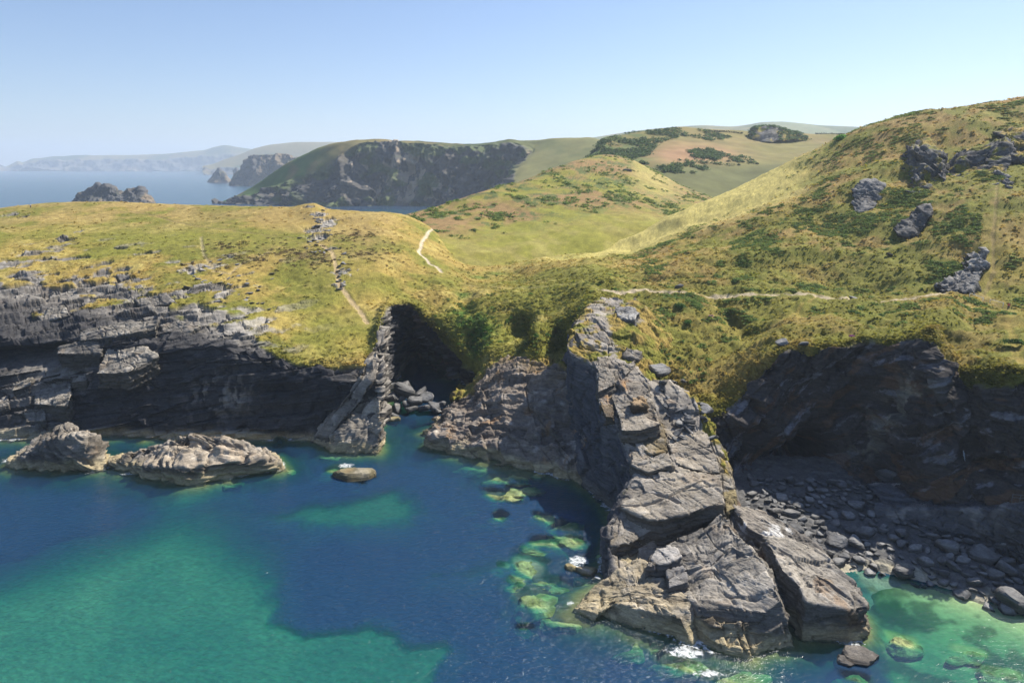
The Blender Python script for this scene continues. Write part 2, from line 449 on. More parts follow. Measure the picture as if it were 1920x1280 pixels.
# right-hand cove: steep beds, big uneven buttresses
bC, tC, gC = blocks(P0, BED_R, 3.5, 7, 6, 8, 0.8, 20)
bD, tD, gD = blocks(P0, BED_R, 1.0, 3, 3, 9, 0.6, 9)
rr = rockm*(1-leftw)
disp += Hn*(((bC-0.5)*2.4+(bD-0.5)*1.1-0.4*gC-0.3*gD+2.2*ridged(P0, 9, 5, 14)-0.4)*rr*(0.4+0.6*cliff))[:, None]
# general relief of rock
disp += N0*((0.9*fbm(P0, 7, 5, off=20)*cliff+0.28*fbm(P0, 1.6, 4, off=21))*rockm)[:, None]
# turf: hummocks and tussocks
tuss = (0.55*fbm(P0, 6.5, 3, off=30)+0.30*fbm(P0, 1.9, 3, off=31)+0.13*vnoise(P0, 0.7, 33))
rough_turf = np.interp(Ug, [0, 6, 9, 12, 15, 19, 21, 33], [0.55, 0.5, 0.6, 1.0, 1.1, 1.1, 1.25, 1.25])*(0.5+0.8*sstep(5.5, 3.4, Vg))
disp[:, 2] += tuss*(1-rockm)*rough_turf
disp[:, 2] += 2.6*fbm(P0, 26, 3, off=36)*(1-rockm)*sstep(13, 19, Ug)*sstep(3.4, 4.4, Vg)*sstep(7.4, 6.5, Vg)
# folds above the spur and the green gully
def push(px, py, rad, vec, Y=None):
    c = pick(px, py) if Y is None else W(px, py, Y=Y)
    q = (P0-c)/np.asarray(rad, float)
    w = np.exp(-(q**2).sum(1)*1.3)
    return w[:, None]*np.asarray(vec, float)
disp += push(772, 672, (7, 8, 5.5), (0, 12, 0))              # the cave under the headland
disp += push(870, 715, (6, 7, 3), (0, 9, 0))
disp += push(1535, 885, (4.0, 8, 6), (0, 16, 0))           # cave of the right-hand cove
disp += push(1460, 880, (6, 8, 3), (0, 5, 0))
disp += push(965, 610, (4.5, 8, 7), (3, 9, -3.0))            # hollows in the grass slope
disp += push(1042, 625, (4, 8, 8), (2, 8, -3.2))
disp += push(872, 560, (3.0, 9, 6), (0, 2, -2.2))
disp += push(885, 640, (3.0, 6, 5), (0, 3, -1.4))
disp += push(1005, 615, (2.2, 6, 6), (-1, -2, 1.6))
disp += push(1362, 585, (2.6, 10, 6), (1.5, 2, -2.0))

disp += push(1420, 620, (4, 6, 5), (1, 3, -2.2))
disp += push(1250, 520, (9, 3, 5), (0, 2, -1.2))
disp += push(1660, 530, (5, 3, 4), (0, 1.5, -1.5))
disp += push(1800, 640, (3, 10, 8), (-1.5, 4, -2.5))
disp += push(130, 665, (14, 5, 2.5), (0, 6, 0), 147)        # undercut of the left cliff
disp += push(30, 672, (12, 5, 2.5), (0, 6, 0), 147)
P1 = P0+disp
Gd = P1.reshape(nv, nu, 3)
N1 = grid_normals(Gd).reshape(-1, 3)
if N1[:, 2].mean() < 0: N1 = -N1

# ---- colour of the ground itself, with light and shade painted into its rock
n_big2 = fbm(P0, 30.0, 4, off=41); n_patch = fbm(P0, 9.0, 4, off=42); n_fine = fbm(P0, 2.2, 4, off=43); n_dot = vnoise(P0, 0.8, 44)
turf = np.tile(OLIVE, (len(P0), 1))
turf = mixv(turf, DRY, sstep(-0.35, 0.45, n_big2+0.5*n_patch+0.25*n_fine-0.25*sstep(16, 20, Ug))*np.interp(Ug, [0, 12, 18, 33], [1, 1, 0.85, 0.85]))
turf = mixv(turf, STRAW, sstep(0.1, 0.9, n_patch+0.4*n_fine)*0.55)
turf = mixv(turf, GREEN, sstep(0.4, 0.85, n_fine*0.8-0.5*n_patch)*0.45)
# dry brown top of the headland, russet bracken of the hill, bright grass strip along its shoulder
hd = sstep(12.5, 10.5, Ug)
turf = mixv(turf, np.array([0.34, 0.24, 0.09]), hd*sstep(4.2, 6.5, Vg)*sstep(-0.5, 0.5, n_patch+0.2)*0.6)
turf = mixv(turf, OLIVE*1.15, hd*blobs(P0, [(330,440,16,.8),(200,440,16,.7),(470,440,14,.6),(600,600,9,1),(580,570,9,1),(620,640,7,.9),(90,430,14,.6),(230,470,10,.7)]))
hill = sstep(18.5, 21, Ug)
turf = mixv(turf, RUSSET*1.05, hill*sstep(0.05, 0.6, n_patch*0.8+0.3*n_fine+0.3*sstep(5, 7, Vg))*0.55)
turf = mixv(turf, OLIVE*0.8, hill*sstep(5.3, 4.0, Vg)*0.45)
strip = sstep(17.5, 19.5, Ug)*sstep(5.7, 6.5, Vg+0.25*n_patch)*sstep(25.5, 23.5, Ug)
turf = mixv(turf, STRAW*1.25, np.maximum(strip*0.95, 0.7*blobs(P0, [(1050,480,14,1),(1000,470,14,.7),(950,480,12,.6)])))
turf = mixv(turf, np.array([0.36, 0.22, 0.10]), hill*sstep(6.7, 7.4, Vg)*sstep(27, 30, Ug)*0.7)
turf = mixv(turf, np.array([0.06, 0.16, 0.02]), blobs(P0, [(868,545,2.5,.9),(865,575,2.5,1),(870,600,2.5,1),(900,515,4,.8),(930,508,4,.6),(893,600,2.6,1),(905,620,2.6,1),(895,650,2.5,.8),(1280,575,2,.5)])*0.85)
turf = mixv(turf, HEATH, np.clip(blobs(P0, [(570,475,5,1.1),(600,480,5,1),(660,440,7,.8),(680,470,6,.7),(450,480,8,.6),(520,470,6,.5),(640,410,5,.5),(870,640,3,.2)])*sstep(-0.3, 0.35, n_fine+0.6*n_sm-0.1), 0, 1)*0.9)
turf = mixv(turf, DRY*1.25, blobs(P0, [(700,560,8,.9),(680,500,9,.8),(520,600,7,.7),(440,520,8,.6),(660,640,5,.6),(1500,590,5,.6),(1840,500,7,.6),(1790,560,5,.7)])*0.7)
turf = turf*(1+0.22*n_dot+0.15*n_fine)[:, None]
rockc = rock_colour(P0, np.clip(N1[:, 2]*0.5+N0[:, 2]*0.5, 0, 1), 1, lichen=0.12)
rockc = mixv(rockc, ROCK_L*0.85, leftw*sstep(0.45, 0.85, N1[:, 2])*(0.05+0.45*bB))  # upward ledges lightened: sunlight put into the rock colour
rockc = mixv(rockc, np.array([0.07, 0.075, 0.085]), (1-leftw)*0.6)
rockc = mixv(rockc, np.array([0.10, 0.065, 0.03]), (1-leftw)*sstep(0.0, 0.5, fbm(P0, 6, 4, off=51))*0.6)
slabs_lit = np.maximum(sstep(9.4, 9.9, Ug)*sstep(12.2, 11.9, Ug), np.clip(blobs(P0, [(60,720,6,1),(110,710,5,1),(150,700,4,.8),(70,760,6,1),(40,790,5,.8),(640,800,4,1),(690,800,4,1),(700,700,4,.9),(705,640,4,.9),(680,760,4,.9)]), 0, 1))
rockc = mixv(rockc, leftw[:, None]*np.array([0.036, 0.036, 0.041])+(1-leftw)[:, None]*np.array([0.058, 0.050, 0.046]), sstep(3.0, 2.5, Vg)*0.85*(1-slabs_lit)*sstep(0.8, 2.2, P0[:, 2]+0.5*n_mid))  # cliff shade painted in: rock below the edge darkened, lit slabs spared
stk = np.c_[P0 @ BED_R[0], P0 @ BED_R[1]/4.5, P0 @ BED_R[2]/4.5]
rockc = mixv(rockc, np.array([0.20, 0.20, 0.215]), (1-leftw)*sstep(0.1, 0.4, fbm(stk, 1.1, 6, 0.65, off=52)+0.4*fbm(P0, 9, 3, off=56)-0.1)*0.8)
rockc = mixv(rockc, np.array([0.15, 0.085, 0.045]), (1-leftw)*sstep(0.2, 0.5, fbm(stk+40, 1.6, 5, 0.6, off=57))*0.6)
rockc = mixv(rockc, np.array([0.33, 0.31, 0.24]), np.clip(blobs(P0, [(1700,740,3,.9),(1660,780,3,1),(1620,830,3,.8),(1720,715,2.5,.7)])*sstep(-0.2, 0.4, n_fine), 0, 1)*0.8)
rockc = mixv(rockc, np.array([0.03, 0.075, 0.012]), np.clip(blobs(P0, [(820,700,7,1),(790,690,5,.6)])*sstep(-0.4, 0.3, n_fine), 0, 1)*0.85)
rockc = mixv(rockc, ROCK_L, np.clip(blobs(P0, [(400,740,5,.8),(440,735,4,.8),(420,600,8,.3)])*sstep(-0.2, 0.4, fbm(P0, (1.2, 1.2, 5), 3, off=53)), 0, 1)*0.7)
rockc = mixv(rockc, ROCK_L*1.15, np.clip(blobs(P0, [(600,410,9,1),(590,440,7,.9),(640,515,6,1),(400,500,14,.8),(440,560,10,.8),(490,600,8,1),(340,500,8,.6)]), 0, 1)*0.75)
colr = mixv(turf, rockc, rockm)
# worn paths
def path_line(pix): return [pick(a, b) for a, b in pix]
PATHS = [
 ([(826,404),(822,412),(817,422),(806,432),(799,440),(793,450),(790,460),(784,468),(789,475),(799,481),(806,489),(818,496),(830,506)], 0.6, np.array([0.55,0.46,0.33])),
 ([(1128,545),(1160,548),(1200,544),(1260,543),(1330,541),(1400,548),(1470,553),(1530,556),(1600,560),(1660,558),(1720,552),(1790,546)], 0.85, EARTH*1.15),
 ([(870,528),(920,535),(1000,538),(1060,540),(1128,545)], 0.45, np.array([0.36,0.28,0.14])),
 ([(1530,556),(1480,590),(1440,610)], 0.4, DRY*1.2),
 ([(1865,350),(1862,400),(1858,450),(1862,500),(1850,530),(1838,552),(1900,575),(1925,590)], 0.4, np.array([0.27,0.19,0.10])),
 ([(245,393),(290,400),(340,415),(380,422),(430,428),(500,438),(560,442)], 0.55, np.array([0.20,0.14,0.08])),
 ([(375,440),(382,470),(398,500)], 0.45, EARTH),
 ([(500,470),(450,492),(430,510),(400,505)], 0.5, EARTH),
 ([(600,455),(622,470),(630,500),(636,530),(660,560),(690,600)], 0.6, np.array([0.44,0.33,0.18])),
 ([(1890,600),(1905,640),(1915,680)], 0.5, DRY*1.2),
]
LINES = []
for pix, wd, cc in PATHS:
    ln = path_line(pix); LINES.append(ln)
    d = seg_dist(P0, ln)+0.25*n_sm
    t = sstep(wd*1.35, wd*0.6, d)
    colr = mixv(colr, cc*(1), t*(0.9 if wd > 0.55 else 0.38)*sstep(-0.9, -0.2, n_fine+0.3))
    P1[:, 2] -= 0.18*t*(Vg > 2.5)
    rockm = rockm*(1-0.8*t)
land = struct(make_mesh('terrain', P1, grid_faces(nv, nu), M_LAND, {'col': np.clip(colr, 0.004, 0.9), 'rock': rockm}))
PX1, PY1 = project(P1)
SHORE = [P1[np.abs(P1[:, 2]) < 0.35]]
# ------------------------------------------------------------------ distant land
def far_net(name, rows, du, dv, rock_rows, cols, noise=(30, 6), bands=None, wv=None, seed=0, kind=True, mat=None, bed=BED_R, rock_amp=0.4, colour=None):
    """rows: lists of (px,py,Y) or (px,py,Y,'dz',dz) with the same number of stations"""
    A = []
    for r in rows:
        pr = []
        for t in r:
            p = W(t[0], t[1], Y=t[2])
            if len(t) > 3: p = p.copy(); p[2] = t[3]
            pr.append(p)
        A.append(pr)
    A = np.array(A)
    g, u, v = loft(A, du, dv, wts_v=wv)
    nvv, nuu, _ = g.shape
    n = grid_normals(g).reshape(-1, 3)
    if n[:, 2].mean() < 0: n = -n
    P = g.reshape(-1, 3)
    V = np.repeat(v[:, None], nuu, 1).ravel(); U = np.repeat(u[None, :], nvv, 0).ravel()
    L, a = noise
    rk = sstep(0.12, -0.12, V-rock_rows-rock_amp*fbm(P, L*1.5, 4, off=seed+9))
    h = n.copy(); h[:, 2] *= 0.3; h /= np.maximum(np.linalg.norm(h, axis=1, keepdims=True), 1e-6)
    d = h*(a*(1.3*ridged(P, (L, L, L*2.5), 5, seed)-0.3)+a*0.5*fbm(P, L*0.35, 4, off=seed+3))[:, None]*rk[:, None]
    d[:, 2] += (1-rk)*(a*0.12*fbm(P, L, 4, off=seed+5))
    c = colour(P, U, V, rk, n, seed) if colour else None
    o = make_mesh(name, P+d, grid_faces(nvv, nuu), mat or M_FAR, {'col': np.clip(c, 0.004, 0.9), 'rock': rk})
    return o, P+d, U, V

M_FAR = simple_mat('far_land', (0.1, 0.1, 0.1), 0.95, 0.15, 0.06, attr='col')
def far_colour(green=0.5, rockc=(0.12, 0.115, 0.115), scale=60):
    def f(P, U, V, rk, n, seed):
        a = fbm(P, scale, 4, off=seed+61); b = fbm(P, scale*0.25, 4, off=seed+62)
        c = np.tile(np.array([0.20, 0.165, 0.055]), (len(P), 1))
        c = mixv(c, np.array([0.07, 0.095, 0.03]), sstep(-0.35+0.9*(0.5-green), 0.5+0.9*(0.5-green), a+0.6*b))
        c = mixv(c, np.array([0.26, 0.19, 0.08]), sstep(0.2, 0.7, b-0.4*a)*0.6)
        r = np.tile(np.array(rockc), (len(P), 1))
        r = mixv(r, np.array([0.27, 0.20, 0.12]), sstep(0.0, 0.6, fbm(P, (scale*.3, scale*.3, scale*.6), 5, off=seed+64))*0.6)
        r = mixv(r, np.array([0.10, 0.10, 0.045]), sstep(0.2, 0.6, fbm(P, scale*.4, 4, off=seed+65))*0.5)
        return mixv(c, r, rk)
    return f

# the big far headland: sea, foot, cliff edge, plateau, skyline, behind
skl = [(405,385,1075),(440,368,1072),(480,345,1068),(520,318,1065),(560,296,1062),(600,277,1060),(640,266,1056),(700,260,1052),(760,263,1048),(830,268,1040),(880,269,1034),(940,266,1026),(955,263,1024),(1010,263,1016),(1050,259,1010),(1095,258,1004),(1130,264,990),(1200,275,960),(1300,290,930)]
edg = [(405,389,1058),(440,376,1050),(480,360,1044),(520,345,1036),(560,330,1028),(600,312,1022),(640,291,1020),(690,266,1032),(755,268,1034),(830,273,1026),(880,274,1020),(940,271,1012),(955,268,1010),(1000,285,985),(985,302,955),(965,325,915),(960,345,880),(1000,370,840),(1100,400,800)]
foot_x = [395,430,480,525,575,625,665,715,770,830,880,925,945,950,930,900,890,940,1060]
foot_y = [1030,1010,1000,985,970,955,962,985,975,962,955,950,945,930,905,880,860,820,780]
midr = []
for e, fx, fy in zip(edg, foot_x, foot_y):
    pe = W(*e[:2], Y=e[2])
    midr.append((0.45*e[0]+0.55*fx, 0, 0.5*e[2]+0.5*fy, pe[2]*0.42))
def fix(row):  # keep px while forcing a height
    return [(px, py, Y, z) for (px, py, Y, z) in row]
foot = [(x, 330, y, -6) for x, y in zip(foot_x, foot_y)]
midr = [(a, 330, y, z) for a, _, y, z in midr]
plat = [((a[0]+b[0])/2, 0.45*a[1]+0.55*b[1], (a[2]+b[2])/2) for a, b in zip(edg, skl)]
back = [(x, y, Y+160, -20) for x, y, Y in skl]
def fhc(P, U, V, rk, n, seed):
    c = far_colour(0.62, (0.105, 0.105, 0.11), 70)(P, U, V, rk, n, seed)
    px, py = project(P)
    a = fbm(P, 40, 4, off=71)
    w = sstep(0.0, 0.25, fbm(P, (9, 9, 34), 5, off=72)+0.8*np.exp(-((px-765)/58.0)**2)-0.58)*rk*sstep(0.0, 0.5, V)
    c = mixv(c, np.array([0.080, 0.076, 0.070]), rk*0.7)
    c = mixv(c, np.array([0.40, 0.31, 0.21]), w*0.9)  # sunlit band of the far cliff painted into the rock colour
    g = (1-rk)*sstep(640, 560, px)*sstep(-0.3, 0.3, a+0.3)
    c = mixv(c, np.array([0.20, 0.20, 0.07]), (1-rk)*sstep(900, 1000, px)*0.7)
    c = mixv(c, np.array([0.10, 0.13, 0.04]), rk*sstep(0.1, 0.5, fbm(P, (30, 30, 20), 4, off=74)+0.5*sstep(1.2, 1.9, V)-0.15)*0.8)
    return mixv(c, np.array([0.07, 0.15, 0.035]), g*0.85)
o, FHP, FHU, FHV = far_net('far_headland', [foot, midr, edg, plat, skl, back], 1.6, 1.3, 2.0, 0, (40, 16), wv=np.array([1.2, 1.2, 1, 1, .3]), seed=2, colour=fhc, rock_amp=0.25)
struct(o)

# knoll behind the valley
kpx = [690,760,830,900,1000,1080,1130,1180,1240,1320,1420,1560]
ksk = [(690,425,290),(760,404,310),(830,384,330),(900,362,350),(1000,330,392),(1080,302,432),(1130,290,462),(1175,298,470),(1225,322,466),(1290,352,452),(1380,380,430),(1560,400,420)]
kup = [(690,445,275),(762,420,288),(838,402,304),(910,384,322),(1010,356,352),(1090,335,380),(1140,326,396),(1190,332,400),(1240,352,398),(1300,372,390),(1380,392,380),(1560,410,370)]
kmd = [(690,465,262),(766,438,268),(846,430,278),(918,425,288),(1020,405,304),(1100,388,322),(1150,380,332),(1200,385,334),(1250,395,332),(1310,400,330),(1390,410,325),(1560,430,320)]
klo = [(690,490,248),(775,462,250),(855,470,252),(925,472,254),(1030,455,266),(1110,440,276),(1160,430,284),(1210,425,288),(1260,425,290),(1320,420,292),(1400,430,290),(1560,450,285)]
kbs = [(p[0], p[1]+34, p[2]-14) for p in klo]
kb1 = [(p[0], p[1], p[2]+45, W(*p[:2], Y=p[2])[2]-9) for p in ksk]
kb2 = [(p[0], p[1], p[2]+110, W(*p[:2], Y=p[2])[2]-34) for p in ksk]
def knc(P, U, V, rk, n, seed):
    a = fbm(P, 26, 4, off=81); b = fbm(P, 7, 4, off=82); d = fbm(P, 2.2, 3, off=83)
    c = np.tile(OLIVE*1.25, (len(P), 1))
    c = mixv(c, np.array([0.29, 0.17, 0.085]), sstep(-0.3, 0.5, a+0.35*b+0.5*sstep(1.6, 2.6, V))*0.8)
    c = mixv(c, np.array([0.075, 0.11, 0.03]), sstep(0.18, 0.5, b*0.8+0.5*d-0.2*a)*0.85)
    c = mixv(c, OLIVE*1.35, sstep(2.2, 1.2, V)*0.8)
    c = mixv(c, STRAW*0.85, sstep(2.0, 1.0, V)*0.55*sstep(-0.2, 0.4, b))
    px, py = project(P)
    c = mixv(c, STRAW*0.9, sstep(1165, 1200, px)*sstep(1300, 1240, px)*sstep(2.2, 3, V)*0.8)
    return c*(1+0.2*d)[:, None]
KN = far_net('knoll', [kbs, klo, kmd, kup, ksk, kb1, kb2], 1.6, 1.3, -2, 0, (24, 10), wv=np.array([.5, 1, 1, 1, .5, .2]), seed=5, colour=knc, mat=M_LAND)
struct(KN[0])

# pasture and scrub behind the knoll, up to its own skyline
fpx = [1040,1090,1118,1126,1180,1230,1270,1330,1390,1440,1530,1620,1720]
fsk = [(1040,345,560),(1090,300,575),(1118,280,600),(1128,261,625),(1180,251,660),(1230,243,680),(1270,239,700),(1330,243,720),(1390,245,740),(1440,247,745),(1530,250,745),(1620,252,740),(1720,255,730)]
fup = [(1040,352,535),(1090,312,550),(1120,300,565),(1135,285,585),(1185,272,610),(1235,262,630),(1275,256,650),(1335,257,668),(1395,262,680),(1445,264,690),(1535,265,690),(1625,268,685),(1720,270,680)]
fmd = [(1040,362,500),(1095,325,515),(1130,312,530),(1160,300,545),(1200,292,560),(1245,285,575),(1290,280,590),(1345,282,600),(1405,284,610),(1455,284,615),(1540,284,610),(1630,285,605),(1720,288,600)]
flo = [(1040,372,475),(1095,350,480),(1140,335,485),(1180,330,490),(1220,325,500),(1265,318,510),(1310,315,520),(1355,318,525),(1410,320,530),(1465,318,530),(1550,315,525),(1640,315,520),(1720,320,515)]
fbs = [(p[0], p[1]+60, p[2]-70) for p in flo]
fbk = [(p[0], p[1], p[2]+120, W(*p[:2], Y=p[2])[2]-12) for p in fsk]
def flc(P, U, V, rk, n, seed):
    px, py = project(P)
    a = fbm(P, 50, 4, off=91); b = fbm(P, 12, 4, off=92)
    c = np.tile(np.array([0.19, 0.165, 0.05]), (len(P), 1))
    br = np.exp(-(((px-1290)/85)**2+((py-290-0.05*(px-1290))/22)**2)*0.8)*1.3
    c = mixv(c, np.array([0.34, 0.20, 0.10]), np.clip(br+0.35*a, 0, 1)*sstep(1.0, 1.6, V))
    c = mixv(c, np.array([0.065, 0.115, 0.03]), sstep(1260, 1190, px)*0.75*sstep(-0.5, 0.3, b+0.15))
    c = mixv(c, np.array([0.10, 0.115, 0.045]), sstep(1.6, 0.9, V)*0.7)
    return c*(1+0.15*b)[:, None]
FL = far_net('pasture', [fbs, flo, fmd, fup, fsk, fbk], 1.7, 1.2, -2, 0, (40, 10), wv=np.array([.8, 1, 1, 1, .4]), seed=6, colour=flc, mat=M_FAR)
struct(FL[0])

def ridge_land(name, sil, Y, front, back, zf=-4, seed=0, noise=(60, 15), rockv=9, colour=None, du=1.6, dv=1.4, foot=0.55):
    """a ridge with a real front slope and back slope under a skyline (px,py)"""
    top = [(x, y, Y) for x, y in sil]
    up = []; lo = []; bs = []; bk = []
    for x, y in sil:
        z = W(x, y, Y=Y)[2]
        up.append((x, y, Y-front*0.35, z*0.82)); lo.append((x, y, Y-front*(0.35+foot*0.6), z*0.38)); bs.append((x, y, Y-front, zf)); bk.append((x, y, Y+back, zf))
    return far_net(name, [bs, lo, up, top, bk], du, dv, rockv, 0, noise, seed=seed, colour=colour, wv=np.array([1, 1, 1, .2]))
coast = [(-200,318),(-60,317),(8,313),(25,306),(34,302),(42,304),(60,298),(72,297),(110,293),(200,291),(300,289),(345,286),(380,282),(405,275),(424,272),(450,276),(480,281),(520,285),(600,290),(700,296)]
def cc(P, U, V, rk, n, seed):
    c = far_colour(0.5, (0.10, 0.10, 0.10), 400)(P, U, V, rk, n, seed); return c
struct(ridge_land('distant_coast', coast, 7200, 420, 900, seed=11, noise=(260, 60), rockv=1.6, colour=cc)[0])
coast2 = [(380,312),(400,308),(420,300),(450,290),(480,278),(520,270),(560,266),(620,266),(700,270)]
struct(ridge_land('distant_coast', coast2, 4700, 500, 900, seed=12, noise=(200, 30), rockv=1.0, colour=far_colour(0.35, (0.1, 0.1, 0.1), 300))[0])
hills = [(1060,268),(1110,259),(1160,251),(1220,243),(1280,238),(1320,236),(1370,238),(1400,235),(1430,230),(1460,229),(1500,232),(1540,236),(1590,238),(1640,240),(1760,243)]
def hc(P, U, V, rk, n, seed):
    c = far_colour(0.6, (0.1, 0.1, 0.1), 420)(P, U, V, rk*0, n, seed)
    f = vnoise(np.c_[P[:, 0]/260, P[:, 1]/500, P[:, 2]*0], 1.0, 3)
    return mixv(c, np.array([0.20, 0.22, 0.10]), sstep(0.0, 0.1, f)*0.6)
struct(ridge_land('distant_hills', hills, 2900, 1100, 900, seed=13, noise=(300, 8), rockv=-3, colour=hc)[0])

# sea stacks
def stack(name, sil, Y, front, back, seed, noise, label, green=0.2, cat='sea stack', group=None):
    o = ridge_land(name, sil, Y, front, back, seed=seed, noise=noise, rockv=2.9 if green > 0.25 else 9, colour=far_colour(green, (0.10, 0.098, 0.098), noise[0]*2.5), du=1.0, dv=1.0)[0]
    return tag(o, label, cat, group)
stack('rock_island', [(141,392),(144,372),(152,362),(166,354),(178,348),(183,345),(190,347),(200,344),(208,347),(214,352),(222,355),(232,358),(238,351),(246,354),(255,355),(262,352),(270,357),(276,364),(284,374),(290,388)], 930, 40, 30, 21, (18, 5),
      'dark jagged rock island in the sea just beyond the grassy headland', 0.15, 'island')
stack('sea_stack', [(390,343),(395,333),(400,325),(406,319),(411,315),(416,318),(421,322),(427,331),(434,342)], 2330, 50, 45, 22, (26, 6),
      'small cone shaped sea stack standing alone in hazy blue water', 0.1)
stack('sea_stack', [(430,349),(434,335),(441,326),(452,318),(457,306),(462,299),(468,294),(474,292),(482,291),(492,290),(503,292),(512,290),(530,289),(548,293),(570,300)], 2000, 70, 120, 23, (32, 9),
      'large steep hazy rock with a green top beside the cone shaped stack', 0.5)
stack('sea_stack', [(437,322),(440,317),(443,314),(446,318),(449,325)], 2900, 30, 30, 24, (20, 4),
      'tiny pale rock pinnacle in the gap between the two hazy stacks', 0.1)
# ------------------------------------------------------------------ rock bodies
def perim(poly, step):
    """resample a closed world polygon at about even steps, keeping its corners"""
    out = []
    n = len(poly)
    for i in range(n):
        a, b = poly[i], poly[(i+1) % n]
        k = max(1, int(np.linalg.norm(b-a)/step))
        for t in range(k): out.append(a+(b-a)*t/k)
    return np.array(out)

def ring_mesh(rings):
    """closed body from rings (bottom to top) of equal count, the top ring closed with a fan of shrinking rings"""
    R = np.array(rings)
    nvv, nuu, _ = R.shape
    return R, nvv, nuu

def rock_finish(name, g, bed, seed, mat, amp=1.0, thick=0.6, bw=2.6, bl=2.2, wrap=True, colour=None, fb=0.35, big=None, rockw=None, tide=True, base=ROCK, lichen=0.3, guano=0.0, extra=None, crack=1.0):
    nvv, nuu, _ = g.shape
    if wrap:
        gp = np.concatenate([g[:, -2:], g, g[:, :2]], axis=1)
        n = grid_normals(gp)[:, 2:-2].reshape(-1, 3)
    else: n = grid_normals(g).reshape(-1, 3)
    P = g.reshape(-1, 3)
    if (n*(P-P.mean(0))).sum(1).mean() < 0: n = -n
    h = n.copy()
    bn = bed[0]
    flat = np.clip(n @ bn, 0, 1)
    b1, t1, g1 = blocks(P, bed, thick, bw, bl, seed, 0.35)
    b2, t2, g2 = blocks(P, bed, thick*0.42, bw*0.4, bl*0.4, seed+1, 0.4)
    bg = big or (thick*3.2, bw*2.6, bl*2.6)
    b3, t3, g3 = blocks(P, bed, bg[0], bg[1], bg[2], seed+2, 0.3)
    inp = h-bn*(h @ bn)[:, None]
    il = np.linalg.norm(inp, axis=1, keepdims=True)
    inp = np.where(il > 0.15, inp/np.maximum(il, 1e-6), 0)
    side = (1-flat)
    d = inp*(((b3-0.5)*1.1+(b1-0.5)*0.7+(b2-0.5)*0.3)*thick*2.2*side*amp)[:, None]
    d += bn*(((b3-0.5)*1.3+(b1-0.5)*0.75+(b2-0.5)*0.3)*thick*flat*amp+(t1*0.7+t2*0.6)*(0.25+0.75*side)*amp)[:, None]
    d -= n*(np.maximum(np.maximum(g3*0.55, g1*0.32), g2*0.12)*crack)[:, None]
    d += n*(fb*fbm(P, thick*5, 5, off=seed+3)*amp)[:, None]
    if extra is not None: d += extra(P, n)
    P2 = P+d
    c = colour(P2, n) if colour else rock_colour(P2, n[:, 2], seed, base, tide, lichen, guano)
    c = c*(0.82+0.36*b1)[:, None]
    rk = np.ones(len(P)) if rockw is None else rockw(P2, n)
    if rockw is not None:
        tf = mixv(np.tile(OLIVE, (len(P), 1)), DRY, sstep(-0.3, 0.4, fbm(P, 3, 4, off=seed+70)))
        tf = tf*(1+0.25*fbm(P, 0.9, 3, off=seed+71))[:, None]
        c = mixv(tf, c, rk)
        P2[:, 2] += (1-rk)*(0.3*fbm(P, 1.8, 3, off=seed+72)+0.15*vnoise(P, 0.6, 3))
    o = make_mesh(name, P2, grid_faces(nvv, nuu, wrap), mat, {'col': np.clip(c, 0.004, 0.9), 'rock': rk})
    SHORE.append(P2[np.abs(P2[:, 2]) < 0.3])
    return o, P2

def ledges(seed, bn=(0.5, -0.5, 1.0)):
    """strong uneven ledges: each bed stands out or back along its length"""
    def f(P, n):
        b = unit(bn)
        w = 0.5*fbm(P, 6, 3, off=seed)
        out_ = np.zeros_like(P)
        for th, am in ((1.0, 0.7), (0.42, 0.32)):
            s_ = P @ b/th+w; i = np.floor(s_); q = s_-i
            pr = (sstep(0.0, 0.25, q)*sstep(1.0, 0.8, q)-0.6)*am*(0.5+hash1(i, seed))
            out_ += n*(pr*(0.7+0.6*vnoise(P+i[:, None]*3.3, 2.5, seed)))[:, None]
        return out_+n*(0.45*ridged(P, 3.0, 4, seed+4)-0.15)[:, None]
    return f
def slab_body(name, poly, zb=-4.0, flare=0.35, step=0.2, bed=BED_S, seed=0, mat=None, centre=None, top=None, **kw):
    """rock slab: top outline (px,py,z), sides falling to zb"""
    top = perim(np.array([WG(a, b, z) for a, b, z in poly]) if top is None else top, step/S)
    c = top.mean(0) if centre is None else WG(*centre)
    rad = np.linalg.norm(top-c, axis=1).mean()
    nc = max(6, int(rad/step*S))
    rings = []
    out = top-c; out[:, 2] = 0
    out = out/np.maximum(np.linalg.norm(out, axis=1, keepdims=True), 1e-6)
    for _ in range(3): out = 0.5*out+0.25*(np.roll(out, 1, 0)+np.roll(out, -1, 0))
    hgt = (top[:, 2]-zb).mean(); ns = max(8, int(hgt*1.05/step*S))
    for t in np.linspace(0, 1, ns, endpoint=False):
        k = (1-t)
        r = top.copy(); r[:, 2] = top[:, 2]+(zb-top[:, 2])*k
        r += out*(flare*(top[:, 2]-r[:, 2]))[:, None]
        rings.append(r)
    for t in np.linspace(0, 1, nc):
        rings.append(top+(c-top)*min(t, 0.995))
    return rock_finish(name, np.array(rings), bed, seed, mat or M_ROCK, **kw)

